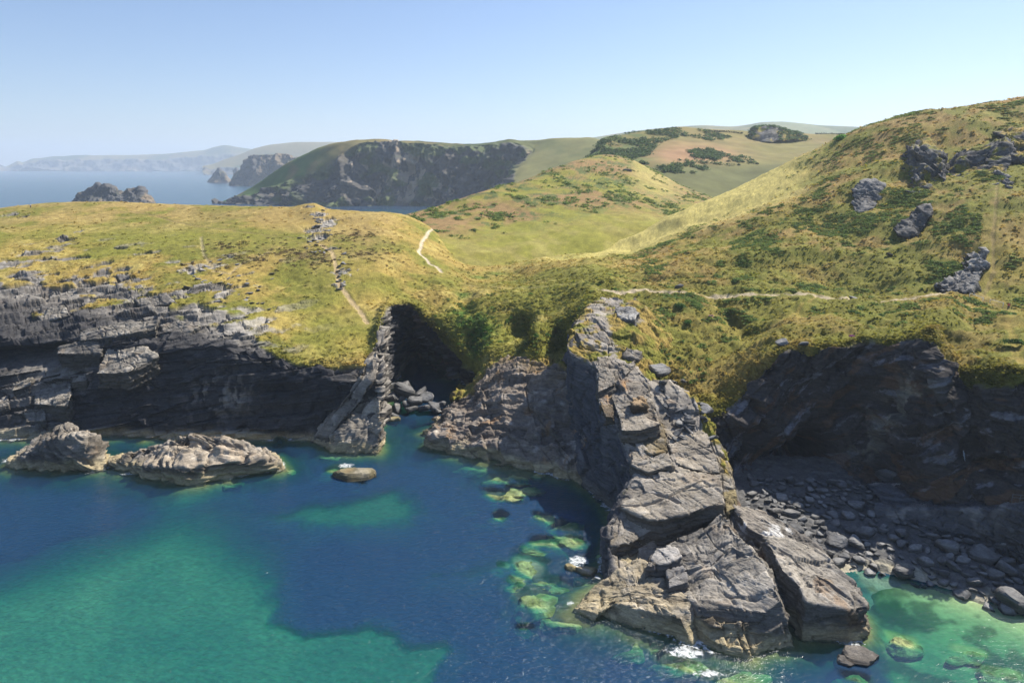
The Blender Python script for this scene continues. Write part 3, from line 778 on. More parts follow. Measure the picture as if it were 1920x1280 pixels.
def loft_body(name, rings, step=0.25, bed=BED_S, seed=0, mat=None, **kw):
    """closed body lofted through rings of (px,py,z) given bottom to top"""
    R = np.array([[WG(*p) for p in r] for r in rings])
    low = R[0].copy(); c = low.mean(0); low = c+(low-c)*1.06; low[:, 2] = -4
    topc = R[-1].mean(0)
    R = np.concatenate([[low], R, [topc+(R[-1]-topc)*0.5], [topc+(R[-1]-topc)*0.02]])
    R[-1, :, 2] += 0.2
    K, J, _ = R.shape
    Rw = np.concatenate([R[:, -3:], R, R[:, :3]], axis=1)
    du = np.linalg.norm(np.diff(Rw, axis=1), axis=2).mean(0)
    dv = np.linalg.norm(np.diff(R, axis=0), axis=2).mean(1)
    cu = np.concatenate([[0], np.cumsum(du)]); cv = np.concatenate([[0], np.cumsum(dv)])
    uq = np.arange(cu[3], cu[3+J], step/S); vq = np.arange(0, cv[-1], step/S)
    A = lin(cv, R, vq) if False else pchip(cv, Rw, vq)
    B = np.swapaxes(pchip(cu, np.swapaxes(A, 0, 1), uq), 0, 1)
    return rock_finish(name, B, bed, seed, mat or M_ROCK, **kw)

# ---- angular boulders: intersection of random planes on a sphere of directions
def dirs_grid(n):
    v = np.linspace(0, math.pi, n); u = np.linspace(0, 2*math.pi, 2*n, endpoint=False)
    a, b = np.meshgrid(v, u, indexing='ij')
    return np.stack([np.sin(a)*np.cos(b), np.sin(a)*np.sin(b), -np.cos(a)], -1)
def boulder_mesh(name, size, seed, mat, n=16, base=ROCK, planes=13, rough=0.05, lichen=0.2):
    r_ = np.random.default_rng(seed)
    D = dirs_grid(n); nvv, nuu, _ = D.shape; d = D.reshape(-1, 3)
    pn = r_.normal(size=(planes, 3)); pn /= np.linalg.norm(pn, axis=1, keepdims=True)
    pn = np.concatenate([pn, np.array([[0, 0, 1], [0, 0, -1]])+r_.normal(size=(2, 3))*0.15])
    dist = np.concatenate([r_.uniform(0.62, 1.0, planes), [0.6, 0.6]])
    k = d @ pn.T
    r = np.min(np.where(k > 0.05, dist/np.maximum(k, 0.05), 9), axis=1)
    P = d*np.minimum(r, 1.25)[:, None]*np.asarray(size)
    P = P+d*(rough*max(size)*fbm(P+seed*3.1, max(size)*0.5, 4, off=seed))[:, None]
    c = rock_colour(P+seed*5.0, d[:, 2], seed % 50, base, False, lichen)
    me = make_mesh(name, P, grid_faces(nvv, nuu, True), mat, {'col': np.clip(c, .004, .9), 'rock': np.ones(len(P))}, smooth=False)
    return me

# ---- the long rock spur running out from the path
SPUR = [
 [(1064,880,125),(1066,760,131),(1090,590,150),(1130,558,158),(1185,562,156),(1235,600,147),(1275,650,139),(1300,720,133)],
 [(1070,900,118),(1066,780,126),(1070,620,138),(1115,600,142),(1170,602,141),(1225,645,134),(1262,700,128),(1295,770,123)],
 [(1088,912,112),(1080,800,120.5),(1064,650,131),(1112,640,133.5),(1165,645,132),(1220,690,126),(1258,745,120.5),(1292,830,115)],
 [(1112,928,107.5),(1112,830,113),(1118,690,122),(1150,682,123),(1185,685,122.5),(1230,725,118.5),(1292,782,113.5),(1330,900,107)],
 [(1135,942,103.5),(1124,845,107.5),(1121,748,114.5),(1168,728,116),(1214,721,116.8),(1298,742,115),(1333,795,110.5),(1350,920,104)],
 [(1150,955,101),(1150,880,104),(1160,805,107),(1200,797,108),(1250,797,108.3),(1326,803,107.3),(1350,850,104),(1362,930,101.5)],
 [(1152,985,96.5),(1172,915,98.6),(1188,880,98.6),(1240,866,99.5),(1300,862,100),(1352,860,100.5),(1371,900,98),(1381,955,96.5)],
 [(1132,1045,88),(1140,990,90.5),(1164,946,91.8),(1230,932,93),(1310,927,93.8),(1367,922,94.8),(1384,955,93),(1396,995,91.5)],
 [(1128,1072,84.8),(1133,1030,86),(1141,992,87.3),(1220,1000,88.6),(1290,985,90.2),(1340,968,91.6),(1380,968,89.6),(1402,1000,88.6)],
 [(1134,1085,83),(1140,1066,83.8),(1150,1040,85.2),(1224,1034,86.6),(1290,1010,88.2),(1345,985,89.8),(1384,985,88),(1410,1012,86.5)],
 [(1150,1100,80),(1152,1095,80.5),(1160,1085,81.5),(1226,1075,82.5),(1295,1050,84),(1350,1020,85.5),(1395,1020,85),(1420,1030,84)],
]
sn = np.array([[W(a, b, Y=y) for a, b, y in r] for r in SPUR])
lo_l = sn[:, 0].copy(); lo_l[:, 2] = -6; lo_l[:, 0] -= 3
lo_r = sn[:, -1].copy(); lo_r[:, 2] = -4; lo_r[:, 0] += 4
sn = np.concatenate([lo_l[:, None], sn, lo_r[:, None]], axis=1)
last = sn[-1:].copy(); last[:, :, 2] = -5; last[:, :, 1] -= 1.5
sn = np.concatenate([sn, last])
g, su, sv = loft(sn, 1.1, 1.1, wts_u=np.array([.3, 1.2, 1.6, 1, 1, 1, 1.3, 1, .3]))
SPU = np.repeat(su[None, :], g.shape[0], 0).ravel(); SPV = np.repeat(sv[:, None], g.shape[1], 1).ravel()
def spur_rock(P, n):
    t = fbm(P, 4.0, 4, off=101)+0.5*fbm(P, 1.3, 3, off=102)
    top = sstep(2.6, 3.2, SPU)*sstep(7.6, 6.6, SPU)
    turfy = sstep(3.6, 2.2, SPV)*0.75+sstep(5.5, 6.2, SPU)*sstep(6.0, 5.0, SPV)*0.9-0.25*sstep(3.0, 4.2, SPU)*sstep(5.2, 4.4, SPU)
    edge = sstep(5.7, 6.0, SPU)*sstep(6.6, 6.2, SPU)*sstep(8.0, 6.5, SPV)*0.55
    v = np.maximum(turfy, edge)*top
    return 1-sstep(0.3, 0.55, v+0.42*t-0.1)
def spur_colour(P, n):
    c = rock_colour(P, n[:, 2], 3, np.array([0.34, 0.30, 0.25]), True, 0.3)
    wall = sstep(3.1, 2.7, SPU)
    c = mixv(c, np.array([0.075, 0.078, 0.09]), wall*0.8)  # shade of the left wall painted into its colour
    px, py = project(P)
    for (a, b, r, col, s) in [(1170,722,1.1,RUST*1.3,.9),(1140,745,1.0,RUST*1.3,.9),(1205,755,.8,RUST*1.2,.7),(1225,790,1.2,np.array([.36,.25,.1]),.8),(1230,815,2.0,np.array([.36,.25,.1]),.8),(1340,905,1.0,RUST,.7),(1370,880,2.0,np.array([.26,.19,.05]),.6),(1360,860,1.5,np.array([.26,.19,.05]),.6)]:
        q = ((px-a)**2+(py-b)**2)/(r*12)**2
        c = mixv(c, col, np.exp(-q*1.5)*s*sstep(-0.5, 0.3, fbm(P, 1.0, 3, off=111)+0.2))
    return c
def spur_extra(P, n):
    e = np.zeros_like(P)
    return e
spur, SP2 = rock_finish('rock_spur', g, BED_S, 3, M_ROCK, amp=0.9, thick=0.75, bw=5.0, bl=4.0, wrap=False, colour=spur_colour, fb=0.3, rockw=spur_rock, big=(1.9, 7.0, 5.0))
tag(spur, 'long stepped rock spur running from the grassy path down to the water', 'rock spur')
SPX, SPY = project(SP2)
def spick(a, b):
    d = (SPX-a)**2+(SPY-b)**2
    k = np.where(d < 16)[0]
    return SP2[k[np.argmin(SP2[k, 1])]].copy() if len(k) else SP2[np.argmin(d)].copy()
def on_plane(a, b, p0, n):
    d = W(a, b, Y=100.0)-np.array([0, 0, CAM_Z]); c = np.array([0, 0, CAM_Z])
    return c+d*(np.dot(n, p0-c)/np.dot(n, d))
def spur_slab(pix, lift, n, thick, seed, parent=None, flare=0.06, name='slab', label=None, **kw):
    """a flat-topped slab lying on the spur, its top outline as seen in the photo"""
    n = unit(n); c = np.mean(pix, axis=0)
    p0 = spick(*c); p0[2] += lift
    top = np.array([on_plane(a, b, p0, n) for a, b in pix])
    zb = top[:, 2].min()-thick
    bed = bedding(n+np.array([0.03, 0.02, 0]), (1, 0.3, 0))
    A = dict(thick=0.36, bw=2.8, bl=2.2, amp=0.8, fb=0.16, tide=False, base=np.array([0.40, 0.345, 0.27]), lichen=0.15, big=(1.2, 5, 4), crack=1.0)
    A.update(kw)
    o, P = slab_body(name, None, zb, flare, 0.17, bed, seed, top=top, **A)
    o.parent = spur if parent is None else None
    return o
SL = [
 ([(1147,726),(1173,717),(1208,715),(1215,718),(1218,743),(1232,774),(1239,794),(1200,806),(1167,806),(1160,780),(1153,760),(1146,745)], 0.7, (-.12,-.22,1), 2.6, {}),
 ([(1123,738),(1145,731),(1152,760),(1150,783),(1136,780),(1127,760)], 0.3, (-.1,-.2,1), 3.0, dict(base=np.array([0.30,0.22,0.13]))),
 ([(1186,745),(1208,743),(1212,757),(1188,760)], 1.5, (-.1,-.15,1), 1.5, dict(base=np.array([0.33,0.23,0.13]))),
 ([(1120,668),(1139,667),(1138,695),(1122,698)], 0.35, (-.2,-.3,1), 1.6, {}),
 ([(1122,698),(1156,692),(1153,719),(1121,735)], 0.3, (-.2,-.3,1), 1.6, {}),
 ([(1165,688),(1190,673),(1190,688),(1172,703)], 0.5, (.05,-.35,1), 1.2, {}),
 ([(1171,666),(1175,650),(1203,661),(1196,673)], 0.4, (.05,-.35,1), 1.2, {}),
 ([(1152,575),(1185,572),(1198,585),(1190,600),(1160,596)], 0.5, (-.1,-.15,1), 1.2, dict(base=np.array([0.36,0.345,0.32]))),
 ([(1196,806),(1216,789),(1240,795),(1246,815),(1252,845),(1222,852),(1200,838)], 0.8, (-.1,-.2,1), 2.2, dict(base=np.array([0.36,0.27,0.13]))),
 ([(1180,838),(1200,842),(1222,856),(1252,850),(1262,870),(1215,885),(1186,872)], 0.35, (-.15,-.25,1), 2.2, {}),
 ([(1255,800),(1300,803),(1326,812),(1340,850),(1350,885),(1300,880),(1268,868),(1254,830)], 0.5, (-.05,-.2,1), 2.4, {}),
 ([(1218,868),(1262,872),(1300,884),(1352,890),(1358,945),(1333,947),(1300,958),(1246,974),(1217,974),(1165,951),(1172,927),(1197,892)], 1.1, (-.16,-.24,1), 3.4, dict(big=(0.9, 6, 5))),
 ([(1163,953),(1213,977),(1246,984),(1219,994),(1182,1016),(1145,1024),(1138,1015),(1147,975)], 0.5, (-.12,-.25,1), 3.6, {}),
 ([(1354,893),(1373,897),(1385,948),(1362,958)], 0.3, (.05,-.1,1), 2.5, dict(base=np.array([0.27,0.22,0.12]))),
]
for i, (px_, lf_, nn_, th_, kw_) in enumerate(SL):
    spur_slab(px_, lf_, nn_, th_, 500+i*3, **kw_)

# ---- the brown buttress between the cove and the spur
but = [
 [(797,830,0),(835,845,0),(880,856,0),(932,868,0),(1000,885,0),(1060,902,0),(1108,925,0)],
 [(801,812,1.8),(838,815,2.4),(885,822,2.6),(937,835,2.8),(1005,845,3),(1062,860,3),(1108,880,3)],
 [(836,778,3.0),(862,768,4),(900,765,5.5),(945,770,6.5),(1005,770,7.5),(1062,790,7),(1110,800,8)],
 [(850,752,3.9),(880,738,5.4),(914,696,9.3),(958,674,11.8),(1010,680,12.5),(1060,690,13.3),(1105,685,14.4)],
]
bn_ = np.array([[WG(*p) for p in r] for r in but])
l0 = bn_[0].copy(); l0[:, 2] = -6; l0[:, 1] -= 2.5; l0[:, 0] -= 1
bk = bn_[-1].copy(); bk[:, 1] += 6; bk[:, 2] -= 0.5
bk2 = bk.copy(); bk2[:, 1] += 8; bk2[:, 2] -= 4
bn_ = np.concatenate([[l0], bn_, [bk], [bk2]])
l_ = bn_[:, :1].copy(); l_[:, :, 1] += 10; l_[:, :, 0] += 1.0; l_[:, :, 2] -= 0.8
bn_ = np.concatenate([l_, bn_], axis=1)
g, bu, bv = loft(bn_, 1.15, 1.15)
BV = np.repeat(bv[:, None], g.shape[1], 1).ravel()
def but_colour(P, n):
    c = rock_colour(P, n[:, 2], 9, np.array([0.27, 0.218, 0.17]), True, 0.45)
    return mixv(c, np.array([0.30, 0.2, 0.06]), sstep(3.4, 4.2, BV)*0.5*sstep(-0.3, 0.3, fbm(P, 2.5, 3, off=121)))
o, _ = rock_finish('rock_buttress', g, bedding((-0.45, -0.75, 0.9), (1, 0, 0)), 9, M_ROCK, amp=1.35, thick=1.0, bw=4.4, bl=3.4, crack=1.5, extra=lambda P, n: n*(0.9*ridged(P, 5.5, 4, 19)-0.35)[:, None], wrap=False, colour=but_colour, fb=0.5,
    rockw=lambda P, n: 1-sstep(0.2, 0.5, sstep(3.7, 4.3, BV)+0.5*fbm(P, 3, 3, off=122)-0.35))
tag(o, 'brown rock buttress rising from the water between the cave inlet and the shaded spur wall', 'rock')

# ---- seaward blocks of the spur
BK = dict(thick=0.42, bw=4.6, bl=3.2, amp=0.95, fb=0.25, base=np.array([0.37, 0.33, 0.275]), big=(1.6, 5.5, 4.5))
o, _ = slab_body('rock_block', [(1350,960,7.2),(1384,1003,7.2),(1434,1050,6.6),(1466,1122,5.2),(1436,1146,4.0),(1372,1140,3.6),(1310,1138,3.0),(1262,1100,2.6),(1250,1068,2.9),(1212,1060,2.6),(1234,1030,3.6),(1270,1008,4.7),(1320,986,6.0)], -4, 0.42, 0.17, seed=31, lichen=0.15, **BK)
tag(o, 'largest cracked grey slab at the spur tip, tilted towards open water', 'rock')
o, _ = slab_body('rock_block', [(1436,1008,6.6),(1470,1008,6.4),(1545,1033,5.6),(1580,1068,5.0),(1614,1098,4.4),(1626,1136,3.9),(1590,1142,4.0),(1512,1128,4.6),(1500,1098,5.2),(1466,1066,6.0)], -4, 0.22, 0.17, seed=37, lichen=0.35, **BK)
tag(o, 'dark rusty block beside the beach, split from the spur tip by a cleft', 'rock')
o, _ = slab_body('rock_block', [(1372,948,6.4),(1430,955,5.8),(1482,985,5.0),(1532,1022,3.8),(1556,1050,3.0),(1520,1045,4.2),(1450,1012,5.2),(1405,992,5.6)], -3, 0.5, 0.2, seed=41, guano=0.9, lichen=0.1, base=ROCK*1.3, thick=0.5, bw=2.0, bl=2.0, amp=0.7)
tag(o, 'white stained rock rib between the spur tip and the shaded beach', 'rock')
o, _ = slab_body('rock_apron', [(1200,1045,3.4),(1232,1062,3.2),(1262,1100,3.0),(1300,1126,3.0),(1276,1158,2.6),(1243,1152,2.0),(1190,1140,1.8),(1146,1128,1.5),(1122,1150,0.9),(1076,1138,0.3),(1110,1100,1.2),(1160,1068,2.4)], -4, 0.7, 0.18, seed=43, base=np.array([0.44, 0.365, 0.25]), lichen=0.1, thick=0.35, bw=2.6, bl=2.2, amp=0.8)
tag(o, 'low tan rock apron sloping into the shallows below the left edge of the grey slab', 'rock')
o, _ = slab_body('rock_block', [(1300,1150,2.0),(1336,1168,2.4),(1400,1165,2.6),(1440,1160,3.0),(1452,1190,1.6),(1400,1218,0.9),(1345,1205,0.9),(1318,1185,1.2)], -4, 0.35, 0.18, seed=47, base=np.array([0.34, 0.28, 0.2]), lichen=0.1, thick=0.7, bw=3, bl=3, amp=0.6)
tag(o, 'rounded brown foot of rock under the largest grey slab at the waterline', 'rock')

for i, (px_, z_, th_, lb_) in enumerate([([(1230,1027),(1267,1022),(1279,1043),(1252,1056),(1214,1060)], 5.0, 5, 'square topped grey block wedged between the apron and the largest slab'), ([(1250,1067),(1284,1059),(1290,1090),(1254,1101)], 4.2, 5, 'smaller grey block just below the square topped one at the slab edge')]):
    p0 = WG(*np.mean(px_, axis=0), z_); n_ = unit((-.1, -.2, 1))
    o, _ = slab_body('rock_block', None, -3, 0.1, 0.17, bedding((-.1, -.2, 1), (1, .3, 0)), 620+i, top=np.array([on_plane(a, b, p0, n_) for a, b in px_]), thick=0.4, bw=3, bl=2.4, amp=0.6, fb=0.2, base=np.array([0.40, 0.37, 0.335]), lichen=0.1)
    tag(o, lb_, 'rock')
# ---- low rocks off the headland
o, _ = loft_body('sea_rock', [
 [(22,868,0),(60,877,0),(110,886,0),(165,886,0),(202,878,0),(207,862,0),(150,846,0),(80,843,0),(35,856,0)],
 [(55,846,2.4),(78,850,2.8),(120,856,2.8),(165,852,3.0),(194,846,2.4),(193,832,3.2),(165,813,5.2),(110,810,5.2),(76,830,3.5)],
 [(100,822,5.4),(110,819,5.9),(130,816,6.2),(150,814,6.4),(168,812,6.4),(166,807,6.5),(150,805,6.6),(125,804,6.6),(105,811,6.0)]],
 0.22, bedding((0.5, -0.5, 1.0), (1, 0, 0)), 51, thick=0.62, bw=9, bl=6, amp=1.5, big=(1.9, 8, 5), base=np.array([0.37, 0.315, 0.245]), extra=ledges(51), lichen=0.25, fb=0.45)
tag(o, 'peaked brown sea rock off the foot of the headland, left of the long one', 'rock')
o, _ = loft_body('sea_rock', [
 [(190,870,0),(240,884,0),(300,901,0),(360,906,0),(420,897,0),(480,889,0),(533,878,0),(525,862,0),(440,850,0),(340,850,0),(250,855,0),(200,862,0)],
 [(202,863,1),(240,866,1.6),(295,876,2.4),(350,878,2.8),(410,871,2.8),(470,866,2.4),(516,864,1.7),(506,848,2.4),(440,833,4),(350,831,4.2),(280,848,2),(215,858,1.2)],
 [(230,860,1.6),(270,852,2.4),(300,846,3.4),(350,840,4.6),(400,840,4.6),(440,840,4.2),(470,845,3.6),(450,832,4.5),(410,822,5.2),(355,817,5.6),(310,835,4),(260,848,2.6)]],
 0.22, bedding((0.18, -0.45, 1.0), (1, 0, 0)), 53, thick=0.5, bw=10, bl=7, amp=1.5, big=(1.4, 9, 5), base=np.array([0.39, 0.325, 0.245]), extra=ledges(53, (0.18, -0.45, 1.0)), lichen=0.2, fb=0.4)
tag(o, 'long ledged brown sea rock lying in front of the dark headland cliff', 'rock')

# ---- ribs at the headland's end (lit slanting rocks)
o, _ = loft_body('rock_rib', [
 [(578,822,0),(600,836,0),(628,846,0),(660,850,0),(700,850,0),(714,842,0),(712,828,0),(660,820,0),(600,815,0)],
 [(600,812,1.2),(620,815,2),(645,812,3),(675,805,3.8),(702,800,4),(711,795,4.2),(708,780,4.6),(670,780,4.4),(620,802,2.2)],
 [(640,795,3.6),(655,790,4.4),(668,784,5),(685,772,6),(700,762,7),(706,758,7.4),(704,750,7.6),(690,752,7),(655,778,5)],
 [(672,765,6.4),(680,760,7),(686,752,7.8),(694,742,8.6),(702,730,9.6),(706,722,10),(705,716,10.2),(697,720,9.6),(680,746,8)]],
 0.2, bedding((-0.7, -0.45, 0.8), (1, 0, 0)), 57, thick=0.55, bw=3.2, bl=2.0, amp=1.3, base=np.array([0.44, 0.385, 0.30]), lichen=0.15, fb=0.3)
tag(o, 'slanting lit rock rib climbing from the water up the end of the headland', 'rock')

# ---- outcrops of the right hill
def on_hill(a, b, fwd):
    """a point seen at pixel (a,b), standing fwd metres out of the hillside towards the viewer"""
    p = pick(a, b); v = unit(p-np.array([0, 0, CAM_Z]))
    return p-v*fwd
def loft_crag(name, R, step, bed, seed, **kw):
    R = np.array(R)
    tc = R[-1].mean(0)
    R = np.concatenate([R, [tc+(R[-1]-tc)*0.5], [tc+(R[-1]-tc)*0.02]])
    K, J, _ = R.shape
    Rw = np.concatenate([R[:, -3:], R, R[:, :3]], axis=1)
    du = np.linalg.norm(np.diff(Rw, axis=1), axis=2).mean(0); dv = np.linalg.norm(np.diff(R, axis=0), axis=2).mean(1)
    cu = np.concatenate([[0], np.cumsum(du)]); cv = np.concatenate([[0], np.cumsum(dv)])
    uq = np.arange(cu[3], cu[3+J], step/S); vq = np.arange(0, cv[-1], step/S)
    lp = lambda f, c, q: 0.35*pchip(c, f, q)+0.65*lin(c, f, q)
    B = np.swapaxes(lp(np.swapaxes(lp(Rw, cv, vq), 0, 1), cu, uq), 0, 1)
    kw.setdefault('tide', False)
    return rock_finish(name, B, bed, seed, M_ROCK, **kw)
def crag(name, outline, fwd, step, seed, label, bed=None, sink=4.0, shrink=0.82, **kw):
    """rock standing out of the hillside: its outline in the photo, and how far each corner stands out"""
    o_ = np.array(outline, float); c = o_.mean(0)
    base = [on_hill(a, b, -sink) for a, b in outline]
    mid = [on_hill(a, b, 0.35*f) for (a, b), f in zip(outline, fwd)]
    top = [on_hill(c[0]+(a-c[0])*shrink, c[1]+(b-c[1])*shrink, f) for (a, b), f in zip(outline, fwd)]
    o, P = loft_crag(name, [base, mid, top], step, bed or bedding((0.5, -0.35, 1.0), (1, 0, 0)), seed, **kw)
    return tag(o, label, 'rock')
CK = dict(thick=1.3, bw=7, bl=5, amp=1.3, base=np.array([0.105, 0.103, 0.102]), lichen=0.1, fb=0.3, rockw=lambda P, n: 1-sstep(0.8, 0.95, n[:, 2]+0.2*fbm(P, 2.5, 3, off=88)))
crag('crag', [(1690,305),(1700,345),(1722,378),(1750,368),(1778,345),(1772,310),(1768,276),(1735,264),(1708,276)], [5,2.5,1.2,1.5,4,10,14,15,10], 0.35, 61, 'tall grey crag face on the right hillside above the leaning boulder', sink=7, **CK)
crag('crag', [(1770,315),(1785,345),(1825,338),(1872,332),(1905,300),(1900,262),(1890,246),(1850,268),(1808,276)], [4,1.5,1.5,2,6,11,14,12,10], 0.35, 62, 'broad ledged crag to the right of the tall crag face on the hillside', bed=bedding((-0.5, -0.4, 1.0), (1, 0, 0)), sink=7, **CK)
crag('crag', [(1895,300),(1960,305),(2040,300),(2050,240),(1960,238),(1900,242),(1868,248),(1880,265)], [2,1.5,1.5,11,11,10,9,7], 0.35, 64, 'grey crag top cut by the right edge of the picture near the hill summit', sink=7, **CK)
crag('crag', [(1596,372),(1604,398),(1628,392),(1652,368),(1658,345),(1640,328),(1614,332),(1600,350)], [2.5,1,1,2,4.5,8,8,5.5], 0.3, 63, 'pale streaked small crag left of the tall crag face', sink=5, thick=0.8, bw=3, bl=2.5, amp=0.9, base=np.array([0.19, 0.187, 0.185]), lichen=0.05, fb=0.25)
crag('boulder', [(1676,424),(1684,440),(1712,441),(1734,422),(1746,395),(1742,379),(1722,384),(1695,403)], [2.5,1.2,1.2,3,7.5,9,8,5], 0.25, 65, 'big leaning boulder standing on the grass below the hillside crags', sink=3, shrink=0.9, thick=1.2, bw=4, bl=3, amp=0.6, base=np.array([0.13, 0.125, 0.12]), lichen=0.15, fb=0.2)

RIB = dict(step=0.2, sink=2.5, shrink=0.8, thick=0.5, bw=4, bl=3, amp=1.0, base=np.array([0.37, 0.32, 0.25]), lichen=0.12, fb=0.3)
RIB.pop('step')
crag('rock_rib', [(697,650),(708,652),(706,700),(672,752),(628,805),(604,836),(578,826),(612,782),(652,735),(684,690)], [1.0,1.6,2.2,2.6,2.6,2.2,1.4,1.0,0.8,0.8], 0.2, 58, 'narrow lit rock rib slanting down the dark headland cliff to the water', bed=bedding((-0.75, -0.3, 0.8), (1, 0, 0)), **RIB)
crag('rock_rib', [(700,745),(713,748),(716,800),(714,838),(690,846),(640,840),(632,826),(664,790)], [1.0,1.8,2.4,2.6,2.8,2.6,1.8,1.2], 0.2, 59, 'broad layered tan rock foot at the corner of the headland beside the inlet', bed=bedding((-0.6, -0.3, 0.9), (1, 0, 0)), **RIB)

RK = dict(thick=1.0, bw=4, bl=3, amp=1.5, crack=1.6, base=np.array([0.26, 0.25, 0.235]), lichen=0.1, fb=0.1)
crag('crag', [(1758,540),(1775,520),(1800,508),(1838,506),(1832,528),(1808,545)], [1.2,1.6,2.4,2.4,1.6,1.0], 0.2, 71, 'long grey ledge of rock just above the path on the right hillside', sink=2.5, shrink=0.85, **RK)
crag('crag', [(1816,503),(1822,478),(1842,462),(1852,478),(1846,502)], [1.2,2.0,3.0,2.6,1.4], 0.2, 72, 'upright grey outcrop standing above the long ledge on the right hillside', sink=2.5, shrink=0.85, **RK)
crag('crag', [(1860,372),(1866,340),(1882,318),(1894,334),(1888,366),(1872,385)], [1.2,2.0,3.2,3.0,1.6,1.0], 0.2, 73, 'pale stepped outcrop below the broad ledged crag on the right hillside', sink=2.5, shrink=0.85, **RK)

# pale slabs stepping out of the dark headland cliff
LED = [([(205,633),(250,637),(297,667),(240,697),(180,700),(198,660)], 1.3), ([(110,650),(150,640),(200,640),(187,662),(107,662)], 1.1), ([(70,717),(130,710),(134,733),(127,760),(63,757)], 1.4),
       ([(45,768),(84,765),(84,787),(46,790)], 1.2), ([(22,718),(60,707),(57,720),(22,732)], 1.2), ([(130,704),(168,697),(163,712),(134,716)], 1.2), ([(150,616),(233,604),(297,600),(292,616),(205,632),(150,638)], 1.4),
       ([(0,745),(14,742),(16,760),(0,764)], 1.0), ([(300,610),(330,600),(372,612),(350,628),(305,632)], 1.3), ([(60,580),(120,572),(132,590),(80,604)], 1.2), ([(250,560),(310,552),(330,566),(270,578)], 1.0)]
for i, (px_, f_) in enumerate(LED):
    c_ = np.mean(px_, axis=0); p0 = on_hill(c_[0], c_[1], f_); n_ = unit((-.12+0.1*math.sin(i*2.1), -.42+0.08*math.cos(i*3.3), 1))
    top_ = np.array([on_plane(a, b, p0, n_) for a, b in px_])
    o, _ = slab_body('rock_ledge', None, top_[:, 2].min()-3.2, -0.12, 0.2, bedding(n_, (1, .3, 0)), 700+i*3, top=top_, thick=0.34, bw=3.0, bl=2.2, amp=1.0, fb=0.22, tide=False, base=np.array([0.31, 0.275, 0.225]), lichen=0.15, big=(1.1, 5, 4), crack=1.2)
    tag(o, 'sunlit slate slab stepping out of the dark cliff of the left headland', 'rock ledge', 'slate slabs stepping out of the headland cliff')
# ------------------------------------------------------------------ beach, seabed and sea
def inpoly(x, y, poly):
    c = np.zeros(len(x), bool)
    n = len(poly)
    for i in range(n):
        (x0, y0), (x1, y1) = poly[i], poly[(i+1) % n]
        if y0 == y1: continue
        t = ((y0 > y) != (y1 > y)) & (x < (x1-x0)*(y-y0)/(y1-y0)+x0)
        c ^= t
    return c
def poly_sdist(X, Y, poly):
    """signed distance in metres (inside > 0) to a polygon given as photo pixels on the water plane"""
    w = [WG(a, b)[:2] for a, b in poly]
    P = np.c_[X, Y]
    d = np.full(len(X), 1e9)
    for i in range(len(w)):
        a, b = w[i], w[(i+1) % len(w)]
        ab = b-a; t = np.clip(((P-a) @ ab)/(ab @ ab), 0, 1)
        d = np.minimum(d, np.hypot(*(P-(a+t[:, None]*ab)).T))
    s = inpoly(X, Y, w)
    return np.where(s, d, -d)

SAND = [(-300,1120),(0,1082),(120,1035),(240,1000),(330,962),(395,962),(440,1000),(478,1045),(508,1078),(520,1118),(532,1158),(575,1182),(640,1176),(700,1168),(742,1184),(760,1203),(822,1208),(834,1228),(824,1262),(800,1300),(760,1420),(-300,1420)]
SAND2 = [(500,968),(580,945),(660,942),(715,918),(745,912),(770,935),(797,962),(770,985),(680,984),(590,992)]
SAND3 = [(815,1078),(880,1060),(950,1040),(985,1045),(960,1065),(880,1085)]
BEACHW = [(1590,1060),(1640,1068),(1700,1078),(1780,1100),(1850,1122),(1960,1150),(2300,1240),(2300,1500),(1690,1500),(1655,1300),(1650,1240),(1640,1150)]
# submerged slabs: px, py, half width px, half height px, turn, depth of top, label
SLABS = [(946,928,38,10,0.30,0.35),(978,917,33,10,0.02,0.55),(940,964,18,9,0.5,1.1),(1020,968,22,10,0.1,0.8),(1058,985,34,12,0.2,0.9),(1040,1014,46,12,-0.05,1.1),(1078,1010,22,10,0.1,0.6),(996,1054,32,24,0.1,1.0),(968,1088,20,8,0.3,1.3),(1030,1086,28,9,-0.2,1.1),(1005,1120,38,22,-0.1,0.8),(985,1173,18,7,-0.3,1.2),(1075,1155,50,18,-0.1,0.7),(935,895,22,6,0.1,0.8),(975,892,22,6,0,0.5),(1010,890,12,5,0,0.2),(943,1058,12,6,0,1.3),(1110,1075,26,14,0.2,0.9),(1130,1040,20,12,0,1.0),(1210,1205,45,12,0.35,0.9),(1270,1240,50,14,0.3,0.8),(1370,1270,60,14,0.2,0.8),(640,880,30,10,0.1,0.7),(668,895,26,9,0.2,0.6),(1690,1198,28,14,0.1,0.4),(1880,1260,40,12,0.2,1.0),(1820,1220,35,10,0.2,1.3),(1600,1265,30,12,0.2,1.0),(425,902,26,5,0,0.6),(540,880,14,4,0,0.6),(640,850,26,6,0,0.7),(690,848,20,5,0,0.5),(850,845,45,7,0.25,0.8),(915,868,50,7,0.18,0.7),(980,882,45,6,0.2,0.7)]

